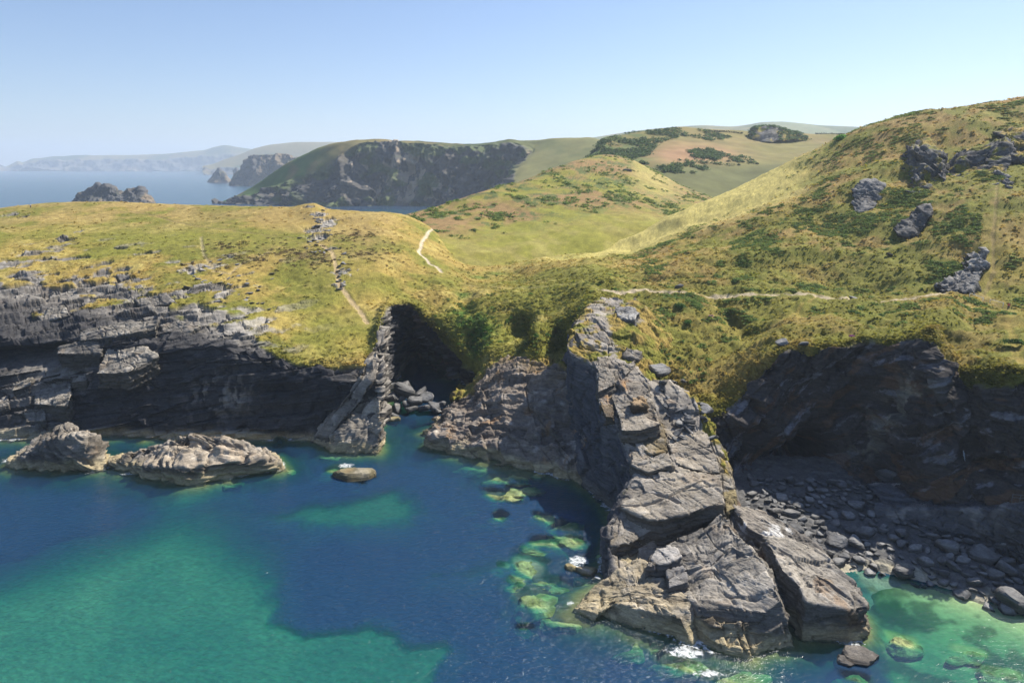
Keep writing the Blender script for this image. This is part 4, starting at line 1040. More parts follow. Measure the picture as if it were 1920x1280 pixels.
rowpy = np.concatenate([np.linspace(1480, 800, int(240*S)), np.linspace(797, 420, int(80*S)), np.linspace(415, 330, 40), np.linspace(328, 316.0, 18)])
colpx = np.concatenate([np.linspace(-900, -60, 30)[:-1], np.linspace(-60, 1980, int(720*S)), np.linspace(1980, 2900, 32)[1:]])
gw = np.zeros((len(rowpy)+3, len(colpx), 3))
for i, b in enumerate(rowpy):
    k = WG(0, b); dx = WG(1, b)[0]-k[0]
    gw[i, :, 0] = k[0]+dx*colpx; gw[i, :, 1] = k[1]
gw[-3] = gw[-4]*[1.25, 1.3, 1]; gw[-2] = gw[-4]*[1.5, 1.8, 1]; gw[-1] = gw[-4]; gw[-1, :, 1] = 14300
gw[-1, :, 0] *= 3
pre = np.repeat(gw[:1], 4, 0); pre[0, :, 1] = -380; pre[0, :, 0] *= 6; pre[1, :, 1] = -60; pre[1, :, 0] *= 3; pre[2, :, 1] = 5; pre[2, :, 0] *= 1.5; pre[3, :, 1] = 35
gw = np.concatenate([pre, gw])
gw[..., 0] = np.clip(gw[..., 0], -8900, 11900); gw[..., 1] = np.clip(gw[..., 1], -390, 14400)
NWv, NWu, _ = gw.shape
PW = gw.reshape(-1, 3)
X, Yw = PW[:, 0], PW[:, 1]
near = (Yw > 40) & (Yw < 230) & (np.abs(X) < 160)
SH = np.concatenate(SHORE)[:, :2]
cell = np.unique(np.round(SH/0.35).astype(int), axis=0)*0.35
kd = kdtree.KDTree(len(cell))
for i, c in enumerate(cell): kd.insert((c[0], c[1], 0), i)
kd.balance()
ds = np.full(len(PW), 60.0)
for i in np.where(near)[0]:
    ds[i] = kd.find((X[i], Yw[i], 0))[2]
wn = fbm(PW, 7.0, 4, off=200); wn2 = fbm(PW, 2.0, 4, off=201); wn3 = fbm(PW, 22.0, 3, off=202)
depth = np.clip(0.25+ds*0.75*(1+0.5*wn), 0.05, 7.5)
bedc = np.tile(np.array([0.09, 0.125, 0.11]), (len(PW), 1))
bedc = mixv(bedc, np.array([0.25, 0.22, 0.09]), sstep(2.4, 0.8, ds+0.8*wn2))
tsand = np.zeros(len(PW))
def sand(poly, soft, wob, dsand, strength, colr_):
    global depth, bedc, tsand
    s = poly_sdist(X, Yw, poly)+wob*(wn*0.8+0.6*wn2)
    t = sstep(-soft, soft, s)*strength
    tsand = np.maximum(tsand, sstep(-9, -5, s))
    d2 = np.minimum(depth, dsand)
    depth = depth*(1-t)+d2*t
    bedc = mixv(bedc, np.array(colr_), sstep(-1.0*soft-2.6, 0.1*soft-1.4, s)*strength)
soft1 = np.interp(X-0.5*(Yw-75), [-60, -42, -31, -15], [11, 7, 1.5, 0.8])
sand(SAND, soft1, 1.5, 2.8+0.5*wn3+0.25*wn, 1.0, (0.60, 0.565, 0.40))
sand(SAND2, 2.6, 2.2, 2.5, 0.9, (0.58, 0.54, 0.38))
sand(SAND3, 1.6, 1.4, 2.6, 0.6, (0.55, 0.52, 0.36))
# the bay on the right: sand shelving out from the beach, with weed
sb = poly_sdist(X, Yw, BEACHW)
tb = sstep(-0.3, 1.2, sb+0.7*wn2)
cb = WG(1700, 1075); db = WG(1960, 1150)
off = (np.c_[X, Yw]-cb[:2]) @ (np.array([-(db-cb)[1], (db-cb)[0]])/np.linalg.norm((db-cb)[:2]))
bd = np.clip(0.05-off*0.16+0.25*wn, 0.03, 2.6)
depth = depth*(1-tb)+np.minimum(depth+0.5, bd)*tb
sandc = np.tile(np.array([0.46, 0.50, 0.24]), (len(PW), 1))
weed = sstep(0.15, 0.55, wn+0.5*wn2+0.1)*sstep(0.3, 0.9, bd)
sandc = mixv(sandc, np.array([0.06, 0.10, 0.02]), weed*0.75)
for (a, b, r) in [(1660,1130,3.0),(1640,1105,2.2),(1690,1155,2.2)]:
    q = WG(a, b); e = np.exp(-(((X-q[0])**2+((Yw-q[1])*1.2)**2)/r**2))
    sandc = mixv(sandc, np.array([0.03, 0.11, 0.012]), np.clip(e*1.5*(1+0.8*wn2), 0, 1))
bedc = mixv(bedc, sandc, tb)
bedz = depth.copy()
slab_pos = []
for (a, b, rx, ry, an, dt) in SLABS:
    c = WG(a, b); mx = rx*(WG(a+1, b)[0]-c[0]); my = ry*(WG(a, b-1)[1]-c[1])
    slab_pos.append((c, mx, my, an, dt*0.6))
    dt = dt*0.6
    ca, sa = math.cos(-an), math.sin(-an)
    qx = (X-c[0])*ca+(Yw-c[1])*sa; qy = -(X-c[0])*sa+(Yw-c[1])*ca
    q = ((np.abs(qx/mx))**3.2+np.abs(qy/my+0.35*qx/mx)**3.2)**(1/3.2)+0.22*wn2+0.12*wn
    t = sstep(1.35, 0.85, q)
    dep = dt+2.0*np.clip(q-0.7, 0, 1)
    depth = np.where(t > 0, np.minimum(depth, depth*(1-t)+dep*t), depth)
# foam where water breaks on the rocks
foam = np.zeros(len(PW))
FO = [(1085,1050,24,12,1.0),(1075,1062,14,8,1.0),(1285,1222,42,14,1.0),(1330,1262,40,10,.9),(1400,1275,30,8,.7),(1310,1205,26,8,1.0),(648,872,22,7,.9),(20,862,22,8,.9),(165,886,30,5,.7),(240,888,26,6,.8),(360,907,24,4,.7),(1070,1130,12,8,.8),(1078,1150,20,8,.6),(1150,1165,30,6,.6),(1585,1235,22,10,.6),(1690,1205,16,7,.5),(1110,1015,10,22,.6),(1120,960,14,22,.5),(1100,985,16,10,.4),(1060,1085,16,6,.6),(1100,1110,10,6,.5),(720,848,8,3,.6),(940,885,20,3,.5),(430,898,24,4,.5),(300,898,20,4,.6),(1470,1240,40,12,.35),(700,850,22,3,.5),(1255,1195,22,6,.6)]
for (a, b, rx, ry, s) in FO:
    c = WG(a, b); mx = 1.35*rx*(WG(a+1, b)[0]-c[0]); my = 1.35*ry*(WG(a, b-1)[1]-c[1])
    foam = np.maximum(foam, s*np.exp(-1.1*(((X-c[0])/mx)**2+((Yw-c[1])/my)**2)))
fl = ridged(PW, (1.8, 1.8, 1.8), 4, 210)*0.6+0.4*vnoise(PW, 0.5, 211)
foam = np.clip(foam*1.15, 0, 1)
shorefoam = sstep(1.1, 0.25, ds+0.5*wn2)*sstep(-0.1, 0.4, wn+0.4*fl)*0.95*(X < 42)
foam = np.clip(np.maximum(foam, shorefoam), 0, 1)

# seabed under the near water
ns_rows = 4+int(240*S)+20
sbP = gw[:ns_rows].reshape(-1, 3).copy()
sbP[:, 2] = -(0.12+(0.5-0.35*tsand)*bedz)[:ns_rows*NWu]
M_BED = simple_mat('seabed', (0.3, 0.3, 0.2), 0.95, 0.2, 1.2, attr='col')
struct(make_mesh('seabed', sbP, grid_faces(ns_rows, NWu), M_BED, {'col': bedc[:ns_rows*NWu]}))
M_SUB = land_material('weedy_stone', (0.1, 0.1, 1), 0.25, 0.2)
for i, (c, mx, my, an, dt) in enumerate(slab_pos):
    o = boulder_mesh('submerged_rock', (mx*1.2, my*1.2, max(0.8, min(mx, my)*0.5)), 300+i, M_SUB, 20, np.array([0.42, 0.38, 0.15]), 9, 0.14, 0.1)
    co_ = np.empty(len(o.data.vertices)*3, np.float32); o.data.vertices.foreach_get('co', co_)
    o.location = (c[0], c[1], -dt-co_.reshape(-1, 3)[:, 2].max()); o.rotation_euler = (0, 0, an)
    o.data.attributes['col'].data.foreach_set('color', np.c_[mixv(np.tile(np.array([0.58, 0.53, 0.23]), (len(co_)//3, 1)), np.array([0.26, 0.25, 0.08]), sstep(-0.2, 0.5, fbm(co_.reshape(-1, 3)+i*9.0, 1.1, 4, off=i))), np.ones(len(co_)//3)].astype(np.float32).ravel())
    lab = 'pale yellow green slab of rock lying under the shallow water beside the spur'
    if c[0] < -5: lab = 'green tinged rock lying under the water off the headland'
    if c[0] > 38: lab = 'weedy rock lying under the green water of the right bay'
    tag(o, lab, 'rock', {'p': 'submerged slabs by the spur', 'g': 'submerged rocks off the headland', 'w': 'submerged rocks in the right bay'}[lab[0]])

m, nt, out = new_mat('sea_water')
geo = N(nt, 'ShaderNodeNewGeometry'); pos = geo.outputs['Position']
ad = N(nt, 'ShaderNodeAttribute', attribute_name='depth').outputs['Fac']
af = N(nt, 'ShaderNodeAttribute', attribute_name='foam').outputs['Fac']
def kexp(k): return mathn(nt, 'EXPONENT', mathn(nt, 'MULTIPLY', ad, -k))
cmb = N(nt, 'ShaderNodeCombineColor')
for s, k in zip(('Red', 'Green', 'Blue'), (0.50, 0.10, 0.17)): nt.links.new(kexp(k), cmb.inputs[s])
tr = N(nt, 'ShaderNodeBsdfTransparent'); nt.links.new(cmb.outputs[0], tr.inputs['Color'])
scat = N(nt, 'ShaderNodeBsdfDiffuse'); scat.inputs['Color'].default_value = (0.015, 0.058, 0.132, 1)
fac = mathn(nt, 'SUBTRACT', 1.0, kexp(0.17))
body = N(nt, 'ShaderNodeMixShader'); nt.links.new(fac, body.inputs[0]); nt.links.new(tr.outputs[0], body.inputs[1]); nt.links.new(scat.outputs[0], body.inputs[2])
# waves: three sizes, slightly drawn out across the wind
mp = nt.nodes.new('ShaderNodeMapping'); mp.inputs['Rotation'].default_value = (0, 0, 0.5); mp.inputs['Scale'].default_value = (0.75, 1.25, 1)
nt.links.new(pos, mp.inputs['Vector'])
w1 = noise_tex(nt, 1.5, 4, 0.65, mp.outputs[0], 0.4); w2 = noise_tex(nt, 0.32, 2, 0.5, mp.outputs[0], 0.2); w3 = noise_tex(nt, 0.05, 3, 0.5, pos)
hh = mathn(nt, 'MULTIPLY', mathn(nt, 'ADD', mathn(nt, 'MULTIPLY', w1, 0.24), mathn(nt, 'MULTIPLY', w2, 0.24)), N(nt, 'ShaderNodeAttribute', attribute_name='swell').outputs['Fac'])
bp = N(nt, 'ShaderNodeBump', Strength=1.0, Distance=1.0); nt.links.new(hh, bp.inputs['Height'])
gl = N(nt, 'ShaderNodeBsdfGlossy', Roughness=0.16); nt.links.new(bp.outputs[0], gl.inputs['Normal'])
nt.links.new(bp.outputs[0], scat.inputs['Normal'])
fr = N(nt, 'ShaderNodeFresnel', IOR=1.33); nt.links.new(bp.outputs[0], fr.inputs['Normal'])
surf = N(nt, 'ShaderNodeMixShader'); nt.links.new(mathn(nt, 'MINIMUM', fr.outputs[0], 0.6), surf.inputs[0]); nt.links.new(body.outputs[0], surf.inputs[1]); nt.links.new(gl.outputs[0], surf.inputs[2])
fd = N(nt, 'ShaderNodeBsdfDiffuse'); fd.inputs['Color'].default_value = (0.75, 0.77, 0.76, 1)
fnz = noise_tex(nt, 1.7, 6, 0.75, pos, 0.6)
ff = mathn(nt, 'MINIMUM', mathn(nt, 'MAXIMUM', mathn(nt, 'MULTIPLY', mathn(nt, 'SUBTRACT', mathn(nt, 'MULTIPLY', af, 0.62), fnz), 5.0), 0.0), 0.95)
allw = N(nt, 'ShaderNodeMixShader'); nt.links.new(ff, allw.inputs[0]); nt.links.new(surf.outputs[0], allw.inputs[1]); nt.links.new(fd.outputs[0], allw.inputs[2])
nt.links.new(allw.outputs[0], out.inputs['Surface'])
struct(make_mesh('sea', PW, grid_faces(NWv, NWu), m, {'depth': depth, 'foam': foam, 'swell': 1-0.85*sstep(18, 34, X-0.35*(Yw-60))*near}))

# beach of the right-hand cove
bk0 = [(1360,905,109),(1460,905,109),(1560,908,108),(1660,915,106),(1740,930,102),(1830,945,96),(1920,965,90),(2100,1000,80),(2400,1040,66)]
def zrow(lst, z): return [WG(a, b, z) for a, b in lst]
bnet = np.array([
 zrow([(1360,905),(1460,905),(1560,908),(1660,915),(1740,930),(1830,945),(1920,965),(2100,1000),(2400,1040)], 2.6),
 zrow([(1395,975),(1470,960),(1560,960),(1650,975),(1740,1000),(1830,1025),(1920,1050),(2100,1090),(2400,1140)], 1.9),
 zrow([(1450,1030),(1530,1020),(1600,1030),(1680,1045),(1760,1068),(1840,1090),(1930,1115),(2100,1160),(2400,1230)], 0.9),
 zrow([(1540,1070),(1590,1065),(1640,1070),(1705,1080),(1780,1101),(1850,1124),(1945,1150),(2110,1200),(2400,1280)], 0.02),
 zrow([(1560,1120),(1610,1110),(1660,1110),(1720,1115),(1790,1135),(1860,1158),(1950,1185),(2115,1240),(2400,1330)], -0.7)])
bnet = np.concatenate([bnet[:1]+np.array([0, 9, 1.0]), bnet, bnet[-1:]+np.array([-2, -9, -1.6])])
g, bu_, bv_ = loft(bnet, 2.2, 2.2)
PB = g.reshape(-1, 3); BVV = np.repeat(bv_[:, None], g.shape[1], 1).ravel()
PB = PB.copy(); PB[:, 2] += (0.35*fbm(PB, 2.8, 4, off=220)+0.34*np.abs(vnoise(PB, 0.9, 221))+0.2*np.abs(vnoise(PB, 0.5, 225)))*sstep(4.8, 3.6, BVV)
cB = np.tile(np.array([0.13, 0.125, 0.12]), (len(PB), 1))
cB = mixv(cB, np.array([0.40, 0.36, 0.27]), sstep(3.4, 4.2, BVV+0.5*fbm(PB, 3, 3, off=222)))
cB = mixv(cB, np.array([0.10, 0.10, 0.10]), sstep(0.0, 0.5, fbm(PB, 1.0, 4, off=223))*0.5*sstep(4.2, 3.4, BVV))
cB = mixv(cB, np.array([0.16, 0.13, 0.04]), sstep(0.2, 0.6, fbm(PB, 2.5, 4, off=224))*sstep(3.4, 4.0, BVV)*0.7)
struct(make_mesh('beach', PB, grid_faces(*g.shape[:2]), M_STONE, {'col': cB, 'rock': np.ones(len(PB))}))
_kb = kdtree.KDTree(len(PB))
for i, c in enumerate(PB): _kb.insert((c[0], c[1], 0), i)
_kb.balance()
def beach_z(x, y): return PB[_kb.find((x, y, 0))[1], 2]

# ------------------------------------------------------------------ boulders
PROTO = [boulder_mesh('boulder', s, 400+i, M_STONE, 14, np.array([0.27, 0.262, 0.25]), 9, 0.04, 0.05) for i, s in enumerate([(1, .75, .6), (1, .8, .75), (1, .6, .45), (1, .9, .6), (1, .7, .5), (1, .85, .7)])]
for p in PROTO: COL.objects.unlink(p)
def place_boulder(x, y, z, s, k, label, group, sink=0.25, rot=None, cat='boulder', name='boulder'):
    o = PROTO[k % 6].copy(); o.name = name; COL.objects.link(o)
    o.location = (x, y, z+s*(0.5-sink)); o.scale = (s, s, s)
    o.rotation_euler = rot or (rng.uniform(-.4, .4), rng.uniform(-.4, .4), rng.uniform(0, 6.28))
    return tag(o, label, cat, group)
nb = 0
tries = 0
occ = []
while nb < 285 and tries < 9000:
    tries += 1
    a = rng.uniform(1400, 1935); t = rng.uniform(0, 1)
    top = np.interp(a, [1400, 1480, 1560, 1660, 1740, 1830, 1920], [912, 912, 915, 930, 955, 985, 1010]); bot = np.interp(a, [1400, 1480, 1560, 1660, 1740, 1830, 1920], [975, 1000, 1045, 1062, 1085, 1110, 1140])
    b = top+(bot-top)*t
    p = WG(a, b, 1.4); z = beach_z(p[0], p[1])
    s = rng.choice([0.35, 0.45, 0.6, 0.8, 1.1, 1.5], p=[.22, .24, .24, .16, .09, .05])*(1.7 if a > 1740 else 1.3)
    if any((p[0]-q[0])**2+(p[1]-q[1])**2 < (0.75*(s+q[2]))**2 for q in occ): continue
    occ.append((p[0], p[1], s)); nb += 1
    place_boulder(p[0], p[1], z, s, nb, 'grey boulder among the shaded rubble along the foot of the right cove cliff', 'boulders on the shaded beach')
BIG = [((1678,925),3.0,'rounded pale boulder, biggest of the shaded beach, against the cliff foot'),((1895,1035),2.4,'large square boulder in the shade near the right edge of the beach'),((1860,1000),1.9,'mid sized shaded boulder above the large square one on the beach'),((1915,1120),2.3,'brown boulder half in sun at the right end of the sand'),((1735,985),1.7,'flat shaded slab boulder at the middle of the beach rubble')]
for i, ((a, b), s, lb) in enumerate(BIG):
    p = WG(a, b, 1.6); place_boulder(p[0], p[1], beach_z(p[0], p[1]), s, i+1, lb, None, 0.15)
# rubble at the head of the inlet
RUB = [(712,742,1.6),(735,748,1.9),(760,735,2.3),(782,752,1.7),(800,748,1.4),(745,765,1.5),(722,770,1.3),(770,768,1.2),(812,762,1.3),(830,758,1.2),(755,728,1.5),(790,735,1.3),(728,728,1.4),(820,770,.9),(738,779,1.0),(703,760,1.1),(843,765,.9),(775,748,1.3),(748,750,1.2),(712,758,1.2),(795,765,1.1),(765,757,1.2)]
for i, (a, b, s) in enumerate(RUB):
    z = np.interp(b, [725, 780], [3.6, 0.1]); p = WG(a, b, z)
    place_boulder(p[0], p[1], z-0.4, s*1.3, i*5+1, 'angular sunlit boulder in the rubble pile filling the mouth of the cave inlet', 'boulders at the cave inlet', 0.2)
for (a, b, s, lb, dz) in [(664,888,2.5,'small yellow brown rock awash between the headland and the cove',-0.2),(690,888,1.2,'little yellow rock end beside the small rock awash',-0.1),(738,785,1.2,'low wet boulder at the edge of the inlet rubble',-0.25),(1072,1062,.9,'small brown rock breaking the surface in the foam by the spur',-0.15),(1100,1068,1.1,'tan rock breaking the surface next to the foam patch by the spur',-0.1),(1612,1224,1.7,'dark boulder awash at the tip of the rusty block',-0.3),(1585,1236,1.0,'low rock in foam left of the dark boulder awash',-0.2)]:
    p = WG(a, b, 0.3)
    o = boulder_mesh('boulder', (s*1.3, s*0.95, s*0.95), int(a)+3, M_STONE, 18, np.array([0.30, 0.25, 0.13]) if a < 1200 else ROCK, 12, 0.06, 0.2)
    o.location = (p[0], p[1], dz); tag(o, lb, 'rock')
# loose stones and slabs on land, rock by rock
def land_rock(a, b, s, lab, grp, k=0, flat=1.0, sink=0.35, rot=None):
    p = pick(a, b)
    o = PROTO[k % 6].copy(); o.name = 'stone'; COL.objects.link(o)
    o.location = (p[0], p[1], p[2]+s*(0.4-sink)*flat); o.scale = (s, s, s*flat)
    o.rotation_euler = rot or (rng.uniform(-.35, .35), rng.uniform(-.35, .35), rng.uniform(0, 6.28))
    return tag(o, lab, 'stone', grp)
RIDGE = [(1884,300,2.4),(1880,325,2.2),(1876,345,2.0),(1870,362,1.8),(1866,385,1.2),(1830,425,1.4),(1838,470,2.0),(1830,485,2.2),(1838,500,1.9),(1815,505,1.7),(1800,520,2.0),(1785,528,1.7),(1822,525,1.6),(1840,455,1.2),(1812,540,1.5),(1845,385,1.5),(1825,372,1.6),(1855,330,1.6),(1795,410,1.0),(1770,395,1.2),(1775,410,1.0)]
for i, (a, b, s) in enumerate(RIDGE):
    land_rock(a+rng.normal()*9, b+rng.normal()*5, s*0.5, 'grey rock in the line of outcrops running down the right hillside', 'rocks down the right hillside', i*5+1, 1.0, 0.42, (rng.uniform(0.7, 1.4), rng.uniform(-.5, .5), rng.uniform(-0.6, 0.6)))
for i in range(150):
    if i < 60: a, b = rng.uniform(340, 520), rng.uniform(485, 600)
    elif i < 120: a, b = 598+rng.normal()*15, rng.uniform(388, 470)
    else: a, b = 640+rng.normal()*6, rng.uniform(470, 540)
    if i < 60 and (a-340)/180 + (600-b)/115 < 0.45: b -= 25
    land_rock(a, b, rng.uniform(0.35, 0.95), 'small pale flat stone lying in the dry turf of the headland', 'pale stones on the headland turf', i, 0.45, 0.3)
for i, (a, b, s, lb) in enumerate([(1272,533,1.1,'pale stone beside the path above the spur'),(1600,556,.9,'small pale stone on the path across the right hillside'),(1666,474,.8,'lone grey stone in the grass below the leaning boulder'),(1465,640,.9,'white stone at the grassy cliff edge above the right cove'),(1503,641,.8,'grey stone right of the white one at the grassy cliff edge'),(1175,320,1.8,'dark boulder on the shoulder of the knoll')]):
    if 'knoll' in lb:
        q = (project(KN[1])[0]-a)**2+(project(KN[1])[1]-b)**2; p = KN[1][np.argmin(q)]
        o = PROTO[1].copy(); o.name = 'stone'; COL.objects.link(o); o.location = p; o.scale = (2.6, 2.6, 2.6); tag(o, lb, 'stone'); continue
    land_rock(a, b, s*1.3, lb, None, i, 0.85, 0.42)

# broken stones lying in the grass on the right flank of the spur
for i in range(46):
    a, b = rng.uniform(1240, 1340), rng.uniform(708, 830)
    if (a-1240)/100 > (b-690)/60: continue
    p = spick(a, b)
    o = PROTO[i % 6].copy(); o.name = 'stone'; COL.objects.link(o); s_ = rng.choice([0.5, 0.8, 1.1, 1.6], p=[.35, .35, .2, .1])
    o.location = (p[0], p[1], p[2]+0.12*s_); o.scale = (s_, s_*0.9, s_*0.75); o.rotation_euler = (rng.uniform(-.6, .6), rng.uniform(-.6, .6), rng.uniform(0, 6.28))
    tag(o, 'loose angular grey stone in the grass on the right flank of the rock spur', 'stone', 'loose stones on the flank of the spur')
for i, (a, b, s_, lb) in enumerate([(1238,696,2.0,'big angular grey block standing at the top of the stony flank of the spur'), (1302,732,2.6,'broad fallen slab lying among the loose stones on the flank of the spur')]):
    p = spick(a, b); o = PROTO[i+3].copy(); o.name = 'stone'; COL.objects.link(o)
    o.location = (p[0], p[1], p[2]+0.3*s_); o.scale = (s_, s_, s_*0.8); o.rotation_euler = (0.25, -0.15, 0.5+i); tag(o, lb, 'stone')
# ------------------------------------------------------------------ plants
M_LEAF = simple_mat('foliage', (0.08, 0.1, 0.03), 0.8, 0.25, 2.0, attr='col', trans=0.45)
def leaf_mesh(name, cen, nrm, size, col, mat=None, tri=False):
    """one small face per entry"""
    n = len(cen)
    r = rng.normal(size=(n, 3)); t = np.cross(nrm, r); t /= np.maximum(np.linalg.norm(t, axis=1, keepdims=True), 1e-6)
    b = np.cross(nrm, t)
    sx = size[:, None]; sy = (size*rng.uniform(0.5, 0.9, n))[:, None]
    V = np.stack([cen-t*sx, cen-b*sy, cen+t*sx, cen+b*sy], 1).reshape(-1, 3)
    f = np.arange(n*4).reshape(n, 4)
    return make_mesh(name, V, f, mat or M_LEAF, {'col': np.clip(np.repeat(col, 4, 0), .004, .9)}, smooth=False)

def clumps(name, base, rad, hgt, nleaf, lsize, palette, flat=0.6):
    """bushy clumps on ground points: leaves spread through a low uneven dome"""
    n = len(base)
    k = np.repeat(np.arange(n), nleaf)
    m = len(k)
    u = rng.uniform(0, 2*math.pi, m); r = np.sqrt(rng.uniform(0, 1, m)); 
    lob = 1+0.35*np.sin(u*3+k*1.7)+0.2*np.sin(u*5+k*2.3)
    hx = r*np.cos(u)*lob; hy = r*np.sin(u)*lob
    top = np.sqrt(np.clip(1-r*r, 0.02, 1))
    hz = top*rng.uniform(0.45, 1.05, m)
    c = base[k]+np.c_[hx*rad[k], hy*rad[k], hz*hgt[k]]
    nr = np.c_[hx*0.6, hy*0.6, np.full(m, 0.95)]+rng.normal(size=(m, 3))*0.35
    nr /= np.linalg.norm(nr, axis=1, keepdims=True)
    pal = np.asarray(palette)
    pk = rng.integers(0, len(pal), n)
    col = pal[pk[k]]*rng.uniform(0.65, 1.35, m)[:, None]
    return leaf_mesh(name, c, nr, lsize*rng.uniform(0.6, 1.3, m), col)

Zs = np.abs(N1[:, 2])
vis = (PX1 > -40) & (PX1 < 1960)
patchn = fbm(P0, 11, 4, off=301); patchs = fbm(P0, 3.2, 3, off=302)
def sample(w, n):
    w = np.clip(w, 0, None)*vis*(rockm < 0.5)
    c = np.cumsum(w); 
    return np.searchsorted(c, rng.uniform(0, c[-1], n))
GREENS = [(0.16, 0.235, 0.045), (0.19, 0.265, 0.055), (0.125, 0.20, 0.05), (0.23, 0.265, 0.06)]
hillw = sstep(19.5, 21.5, Ug)*sstep(3.2, 3.8, Vg)*sstep(7.8, 7.3, Vg)*(1-0.97*sstep(6.1, 6.8, Vg)*sstep(25.5, 23.8, Ug))
w1 = hillw*sstep(0.08, 0.40, patchn*0.95+0.6*patchs-0.12)
dpath = np.min([seg_dist(P0, ln) for ln in LINES], axis=0)
w1 = w1*(dpath > 2.6)*(1-strip)
i1 = sample(w1, int(7000))
sc1 = np.interp(P1[i1, 1], [110, 290], [0.55, 1.0])
stuff(clumps('bracken', P1[i1], rng.uniform(0.5, 1.15, len(i1))*sc1*1.15, rng.uniform(0.18, 0.42, len(i1))*sc1, 26, 0.2, GREENS))
# dark heather on the headland, scattered scrub on valley side
w2 = sstep(12.6, 11, Ug)*sstep(3.6, 4.2, Vg)*np.clip(blobs(P0, [(570,475,7,1.2),(600,482,6,1.1),(660,440,8,.9),(680,475,8,.8),(450,480,10,.7),(520,470,8,.6),(440,455,8,.5),(700,460,6,.7),(640,405,5,.6)])*sstep(-0.1, 0.4, patchs+0.25), 0, 2)
i2 = sample(w2, 420)
stuff(clumps('heather', P1[i2], rng.uniform(0.4, 0.9, len(i2)), rng.uniform(0.12, 0.3, len(i2)), 22, 0.18, [(0.13, 0.085, 0.04), (0.10, 0.08, 0.035), (0.15, 0.10, 0.045), (0.09, 0.095, 0.03)]))
w3 = sstep(13.5, 15, Ug)*sstep(22.5, 20.5, Ug)*sstep(2.4, 3.2, Vg)*sstep(5.2, 4.2, Vg)*sstep(0.1, 0.5, patchs+0.4*patchn)+2.5*blobs(P0, [(893,600,3,1),(905,620,3,1),(868,560,2.5,1),(898,640,3,.9),(870,595,2,.8),(905,512,4,.6)])
i3 = sample(w3, 480)
stuff(clumps('scrub', P1[i3], rng.uniform(0.4, 0.9, len(i3)), rng.uniform(0.25, 0.6, len(i3)), 24, 0.19, [(0.09, 0.19, 0.03), (0.13, 0.21, 0.04), (0.15, 0.16, 0.04), (0.09, 0.14, 0.03)]))
# tussocks of dry grass over every turf slope
w4 = (0.12+sstep(13, 18, Ug)*0.9+0.6*sstep(3.9, 2.6, Vg))*sstep(2.0, 2.6, Vg)*sstep(7.9, 7.2, Vg)*(dpath > 1.6)*(1-strip)
i4 = sample(w4, 14000)
nb_ = 5
k = np.repeat(i4, nb_)
m_ = len(k)
szs = np.interp(P1[k, 1], [110, 280], [0.2, 0.36])*rng.uniform(0.6, 1.5, m_)
jit = np.repeat(rng.normal(size=(len(i4), 2))*0.25, nb_, 0)+rng.normal(size=(m_, 2))*0.28
ce = P1[k].copy(); ce[:, :2] += jit; ce[:, 2] += szs*0.22
lean = np.c_[rng.normal(size=(m_, 2))*0.5+np.array([0.3, 0.1]), np.full(m_, 0.9)]; lean /= np.linalg.norm(lean, axis=1, keepdims=True)
tc = np.clip(colr[k]*rng.uniform(0.95, 1.4, m_)[:, None]*np.array([1.08, 1.05, 0.95]), 0.01, 0.6)
stuff(leaf_mesh('grass_tussocks', ce, lean, szs, tc))
# knoll and pasture scrub
def surf_sample(P, w, n):
    c = np.cumsum(np.clip(w, 0, None)); return np.searchsorted(c, rng.uniform(0, c[-1], n))
KP = KN[1]; kx, ky = project(KP); kn_ = fbm(KP, 14, 4, off=311); kn2 = fbm(KP, 4, 3, off=312)
wk = sstep(0.1, 0.45, kn_*0.8+0.6*kn2-0.05)*sstep(1.4, 2.2, KN[3])*(kx > 690)*(kx < 1500)*(KN[3] < 4.1)
ik = surf_sample(KP, wk, 1700)
stuff(clumps('bracken', KP[ik], rng.uniform(0.7, 1.8, len(ik)), rng.uniform(0.4, 0.9, len(ik)), 18, 0.38, GREENS))
FP = FL[1]; fx, fy = project(FP)
fn = fbm(FP, 18, 4, off=321)
wf = (inpoly(fx, fy, [(1128,262),(1180,250),(1270,240),(1330,245),(1370,258),(1340,266),(1280,255),(1235,268),(1215,292),(1180,300),(1140,300),(1120,300),(1060,330),(1040,350),(1100,300)])*sstep(-0.35, 0.2, fn+0.1)
      + inpoly(fx, fy, [(1290,283),(1330,280),(1360,290),(1345,300),(1300,296)])*1.6 + inpoly(fx, fy, [(1355,290),(1400,295),(1420,308),(1380,304)])*0.4
      + inpoly(fx, fy, [(1200,305),(1280,300),(1400,312),(1420,322),(1300,325),(1230,322)])*sstep(-0.1, 0.3, fn)*0.8)
iff = surf_sample(FP, wf*np.ones(len(FP)), 1500)
stuff(clumps('gorse', FP[iff], rng.uniform(1.6, 3.4, len(iff)), rng.uniform(1.0, 2.4, len(iff)), 20, 0.75, [(0.07, 0.125, 0.035), (0.09, 0.15, 0.04), (0.07, 0.11, 0.04), (0.11, 0.155, 0.05)]))
